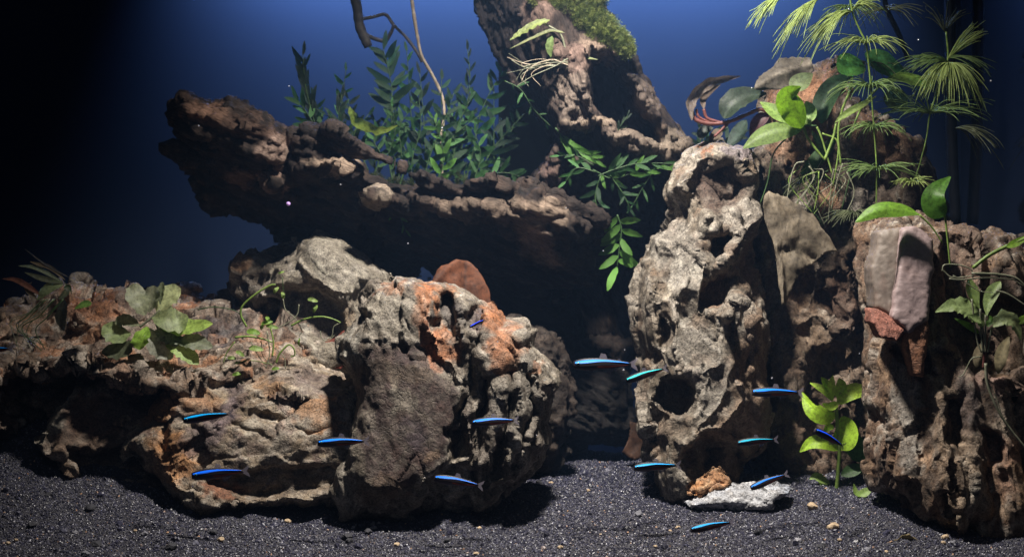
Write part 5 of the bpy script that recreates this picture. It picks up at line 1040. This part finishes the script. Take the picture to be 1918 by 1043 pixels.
def strip(name, ta, tb, fa, mat, off, n=20):
    """both flank bands; fa(t) gives the two angles from the back ridge"""
    V = []; F = []
    for sgn in (1, -1):
        b0 = len(V)
        for i in range(n + 1):
            t = ta + (tb - ta) * i / n; a0, a1 = fa(i / n)
            for j in range(4): V.append(bpt(t, sgn * math.radians(a0 + (a1 - a0) * j / 3), off * math.sin(math.pi * (j + .35) / 3.7))[:])
        for i in range(n):
            for j in range(3): F.append((b0 + i * 4 + j, b0 + i * 4 + j + 1, b0 + i * 4 + j + 5, b0 + i * 4 + j + 4))
    me = bpy.data.meshes.new(name); me.from_pydata(V, [], F); me.materials.append(mat); me.update()
    for p_ in me.polygons: p_.use_smooth = True
    return me
def fin(name, pts, th=.004):
    bm = bmesh.new(); f = bm.faces.new([bm.verts.new((x, -th / 2, z)) for x, z in pts]); r = bmesh.ops.extrude_face_region(bm, geom=[f])
    bmesh.ops.translate(bm, verts=[g_ for g_ in r['geom'] if isinstance(g_, bmesh.types.BMVert)], vec=(0, th, 0)); return bm_mesh(name, bm, M_FIN, False)
def ball(name, r, mat, sub=2):
    bm = bmesh.new(); bmesh.ops.create_icosphere(bm, subdivisions=sub, radius=r); return bm_mesh(name, bm, mat)
FM = dict(body=grid_me('body', LT, [k * 6.2832 / 14 for k in range(14)], 0, M_BODY, True),
  stripe=strip('stripe', .03, .965, lambda f: (53 - 6 * math.sin(f * 3.14), 82 - 14 * f + 4 * math.sin(f * 9)), M_STR, .010),
  red=strip('red_belly_band', .42, .95, lambda f: (116, 116 + 30 * math.sin(min(1, f * 1.3 + .15) * 2.6)), M_RED, .004),
  dorsal=fin('dorsal_fin', [(-.06,.10),(-.02,.20),(.06,.185),(.09,.105)]), adip=fin('adipose_fin', [(.26,.07),(.29,.10),(.33,.075)]), anal=fin('anal_fin', [(.06,-.08),(.12,-.16),(.24,-.09),(.30,-.035)]),
  tail=fin('tail_fin', [(.47,.035),(.62,.13),(.60,.06),(.56,.015),(.60,-.04),(.62,-.11),(.47,-.012)]), pect=fin('pectoral_fin', [(-.26,-.06),(-.18,-.13),(-.14,-.08)]), eye=ball('eye', .030, M_EYE), pup=ball('pupil', .0185, M_PUP))
def make_fish(label, head, tail, Y, col, group='neon blue striped fish swimming in the tank', yaw=0):
    h, t_ = P(head[0], head[1], Y), P(tail[0], tail[1], Y); L = (t_ - h).length / math.cos(yaw); mid = (h + t_) / 2
    an = math.atan2(t_.z - h.z, t_.x - h.x)
    e = thing('fish', label, 'fish', mid, group); e.rotation_euler = Euler((RFI.uniform(-.12, .12), -an, yaw), 'XYZ')
    def part(nm, me, loc=None, par=None, sc=L):
        o = obj(nm, me, None, par or e); o.scale = (sc,) * 3
        if loc is not None: o.location = Vector(loc) * (L if par is None else 1)
        return o
    part('body', FM['body']); s = part('stripe', FM['stripe']); s.color = (*[x * 1.0 for x in col], 1); part('red_belly_band', FM['red'])
    for nm, k in (('dorsal_fin','dorsal'),('adipose_fin','adip'),('anal_fin','anal'),('tail_fin','tail'),('pectoral_fin','pect')): part(nm, FM[k])
    for sg in (1, -1):
        o = part('eye', FM['eye'], (-.415, sg * .030, .022)); part('pupil', FM['pup'], (0, sg * .0165, 0), o, 1.0)
    return e
RFI = random.Random(3)
B1, B2, B3 = (.0, .20, 1.0), (.0, .36, .9), (.0, .55, .62)
for lab, h, t_, Y, c, yaw in (
  ('largest bright blue fish, hovering in the dark gap left of the spire, nose left', (1074,683), (1182,683), .050, (.01,.22,.85), 0),
  ('turquoise fish angled upward, right behind the largest fish, at the spire edge', (1173,713), (1243,692), .06, B3, 0),
  ('blue fish just right of the spire at mid height, nearly level', (1408,735), (1495,736), .06, B1, 0),
  ('turquoise fish at the lower right edge of the spire above the cave', (1381,830), (1450,824), .06, (.0,.38,.60), 0),
  ('cyan blue fish low over the sand at the left foot of the spire', (1187,876), (1267,872), .05, B2, 0),
  ('blue fish tilted nose-down above the flat pale stone', (1406,914), (1470,890), .045, (.0,.19,.85), 0),
  ('cyan fish swimming lowest of all, close over the open sand', (1294,992), (1368,979), .012, B2, 0),
  ('small dark fish with bright eye and violet back in front of the lime plant', (1524,806), (1578,833), .05, (.01,.08,.95), .5),
  ('blue fish swimming down to the right at the foot of the middle boulder', (813,895), (896,909), .035, (.0,.16,.85), 0),
  ('bright blue fish across the fluted right flank of the middle boulder', (884,792), (963,788), .04, B1, 0),
  ('tiny deep blue fish beside the hollow near the top of the middle boulder', (880,611), (906,601), .045, (.01,.04,.80), .6),
  ('blue fish with red belly in the gap between the tan and middle boulders', (595,830), (682,827), .04, B1, 0),
  ('cyan-green fish over the orange upper part of the tan boulder', (343,787), (428,776), .05, B2, 0),
  ('deep blue fish over the lower part of the tan boulder', (359,891), (456,883), .045, (.0,.13,1.0), 0),
  ('fish cut by the left edge, only its blue tail half showing', (-72,660), (17,654), .03, (.0,.30,1.0), 0)): make_fish(lab, h, t_, Y, c, yaw=yaw)

# ------------------------------------------------------------------ bubbles, specks, pebbles
m = N('bubble'); m.b.inputs['Base Color'].default_value = (.9, .9, 1, 1); m.b.inputs['Roughness'].default_value = .12; m.b.inputs['Metallic'].default_value = .6; M_BUB = m.m
m = N('violet_bubble'); m.b.inputs['Base Color'].default_value = (.55, .35, .8, 1); m.b.inputs['Roughness'].default_value = .3; M_VB = m.m
SL = [(1168,693,'just below the tail of the largest fish'),(541,162,'left of the tall-tipped fern frond'),(1020,712,'over the right edge of the middle boulder'),(764,456,'under the log, above the middle boulder'),(638,346,'against the dark face of the log'),(372,236,'at the blunt left end of the log'),(1446,708,'in the dark gap just right of the spire'),(1856,152,'below the chain of bubbles at top right'),(1610,662,'in front of the slab, above the lime plant'),(1720,75,'between the two needle-leaved stems'),(1408,165,'beside the grey-leaved plant'),(1590,18,'on the topmost needle whorl'),(1005,815,'at the right foot of the middle boulder'),(1130,470,'left of the hanging bright green frond'),(1170,655,'above the largest fish'),(828,240,'on the pale hanging root'),(1060,390,'against the dark lower trunk'),(932,640,'over the ridged flank of the middle boulder')]
BM_ = ball('bubble', 1.0, M_BUB)
o = obj('bubble', ball('bubble', .0015, M_VB), loc=P(540, 382, .20)); tag(o, 'violet glinting bubble in front of the dark end of the log', 'bubble')
for x, y, r in ((1168,693,2.2),(541,162,1.8),(1020,712,1.5),(764,456,1.6),(638,346,1.6),(372,236,2),(1446,708,2),(1856,152,2.5),(1610,662,1.4),(1720,75,2),(1408,165,1.6),(1590,18,1.6),(1005,815,1.3),(1130,470,1.4),(1170,655,1.3),(828,240,2),(1060,390,1.3),(932,640,1.3)):
    o = obj('bubble', BM_, loc=P(x, y, .03 if y > 500 else .15)); o.scale = (r * .00028,) * 3
    lm = min(SL, key=lambda q: math.hypot(x - q[0], y - q[1])); tag(o, 'tiny pale speck in the water ' + lm[2], 'bubble', 'tiny specks drifting in the water')
for i in range(26):
    y = -6 + i * 6.2; o = obj('bubble', BM_, loc=P(1853 + 7 * math.sin(i * 1.3) + RFI.uniform(-3, 3), y, .27 + RFI.uniform(0, .01))); o.scale = (.0006 + .0005 * RFI.random(),) * 3
    tag(o, 'small air bubble rising in the chain at the top right corner', 'bubble', 'rising chain of air bubbles')
M_PEB = simple_mat('tan_pebble', (.38, .26, .16), (.58, .46, .30), 600, .7, .0004); M_BPEB = simple_mat('black_pebble', (.02, .02, .025), (.05, .05, .06), 600, .7, .0004); M_GPEB = simple_mat('grey_pebble', (.12, .12, .14), (.25, .25, .28), 600, .6, .0004)
PM = {k: [lump('pebble', 2, .16, 40 + i, mt, (1, .8, .6)) for i in range(3)] for k, mt in (('t', M_PEB), ('b', M_BPEB), ('g', M_GPEB))}
for ms in PM.values():
    for me in ms:
        for p_ in me.polygons: p_.use_smooth = False
SEEN = {}
LMS = [(1390,925,'flat pale stone'),(1330,990,'lowest cyan fish'),(1567,915,'lime green plant'),(1700,1008,'dry leaf scrap'),(1850,1010,'right boulder'),(1240,920,'foot of the spire'),(640,965,'left foot of the middle boulder'),(800,965,'undercut of the middle boulder'),(1000,880,'right end of the middle boulder'),(430,965,'base of the tan boulder'),(150,905,'shaded slab at left'),(10,1000,'left edge of the picture'),(1080,1000,'open sand in the middle'),(1767,1022,'lower edge below the slab'),(1252,998,'patch left of the lowest fish'),(180,1035,'bottom left corner shadow'),(1012,912,'bare sand below the right flank')]
for x, y, r, k in ((1522,952,11,'t'),(1560,990,12,'t'),(1770,1008,8,'t'),(1767,1018,5,'t'),(414,1012,7,'t'),(744,1022,6,'t'),(898,990,5,'t'),(15,1018,5,'t'),(30,1012,4,'t'),(253,995,4,'t'),(1032,906,5,'t'),(1102,919,4,'t'),(1050,1027,6,'t'),(1256,995,4,'t'),(1270,990,6,'t'),(1228,1024,4,'t'),(1573,1013,5,'t'),(540,978,7,'t'),(610,920,4,'t'),(1265,913,5,'t'),(1125,1002,3,'t'),(893,1041,6,'t'),(1660,1035,5,'t'),
    (650,1008,11,'b'),(655,1016,8,'b'),(838,1015,8,'b'),(725,980,7,'b'),(690,998,9,'b'),(170,955,12,'b'),(180,1022,10,'b'),(320,1028,12,'b'),(400,1000,9,'b'),(1420,1000,9,'b'),(1540,1025,9,'b'),(60,985,9,'b'),(90,930,8,'b'),(960,900,8,'b'),(1010,905,7,'b'),(985,920,7,'b'),
    (1195,965,9,'g'),(1625,1032,7,'g'),(1786,1018,6,'g'),(1886,1002,5,'g'),(700,992,8,'g'),(140,1000,6,'g'),(270,1003,7,'g'),(160,1040,9,'g'),(520,1010,6,'g')):
    g = ground(x, min(y, 1040)); o = obj('pebble', PM[k][RFI.randrange(3)], loc=g + Vector((0, 0, r * .0001))); o.scale = (r * .00032 * 1.1,) * 3; o.rotation_euler = (RFI.uniform(-.3, .3), RFI.uniform(-.3, .3), RFI.uniform(0, 6))
    nm = dict(t='tan', b='black', g='grey')[k]; sz = 'tiny' if r < 6 else 'small' if r < 9 else 'larger'
    lm = min(LMS, key=lambda q: math.hypot(x - q[0], y - q[1])); dx, dy = x - lm[0], y - lm[1]
    side = ('right of' if dx > 0 else 'left of') if abs(dx) > abs(dy) * 1.2 else ('in front of' if dy > 0 else 'behind')
    lab = f'{sz} {nm} pebble on the sand {side} the {lm[2]}'; lab = lab.replace('on the sand ', '') if len(lab.split()) > 15 else lab; SEEN.setdefault(lab, []).append(o); tag(o, lab, 'pebble', f'{nm} pebbles scattered on the sand')

# ------------------------------------------------------------------ tank fittings at the back
M_TUBE = simple_mat('grey_hose', (.006, .007, .010), (.014, .016, .022), 100, .3, .0001, 0, .3)
bm = bmesh.new(); tube(bm, [P(1778, -30, .345), P(1780, 100, .345), P(1782, 260, .345), P(1790, 420, .345)], .0042, .0042, 12); tag(obj('filter_pipe', bm_mesh('filter_pipe', bm, M_TUBE)), 'vertical dark filter pipe in the back right corner', 'pipe')
bm = bmesh.new(); tube(bm, [P(1650, -30, .33), P(1662, 20, .33), P(1682, 62, .33), P(1700, 110, .335)], .0020, .0020, 8); tag(obj('air_hose', bm_mesh('air_hose', bm, M_TUBE)), 'thin slanting air hose at the top behind the needle-leaved stems', 'hose')
M_BOX = simple_mat('grey_brown_panel', (.10, .09, .085), (.14, .125, .11), 60, .6, .0002)
a, b = P(934, 521, .352), P(1100, 521, .352)
tag(obj('filter_box', box_me('filter_box', a.x, b.x, .345, .358, .03, .56), M_BOX), 'grey-brown upright filter box mostly hidden behind the driftwood trunk', 'filter')
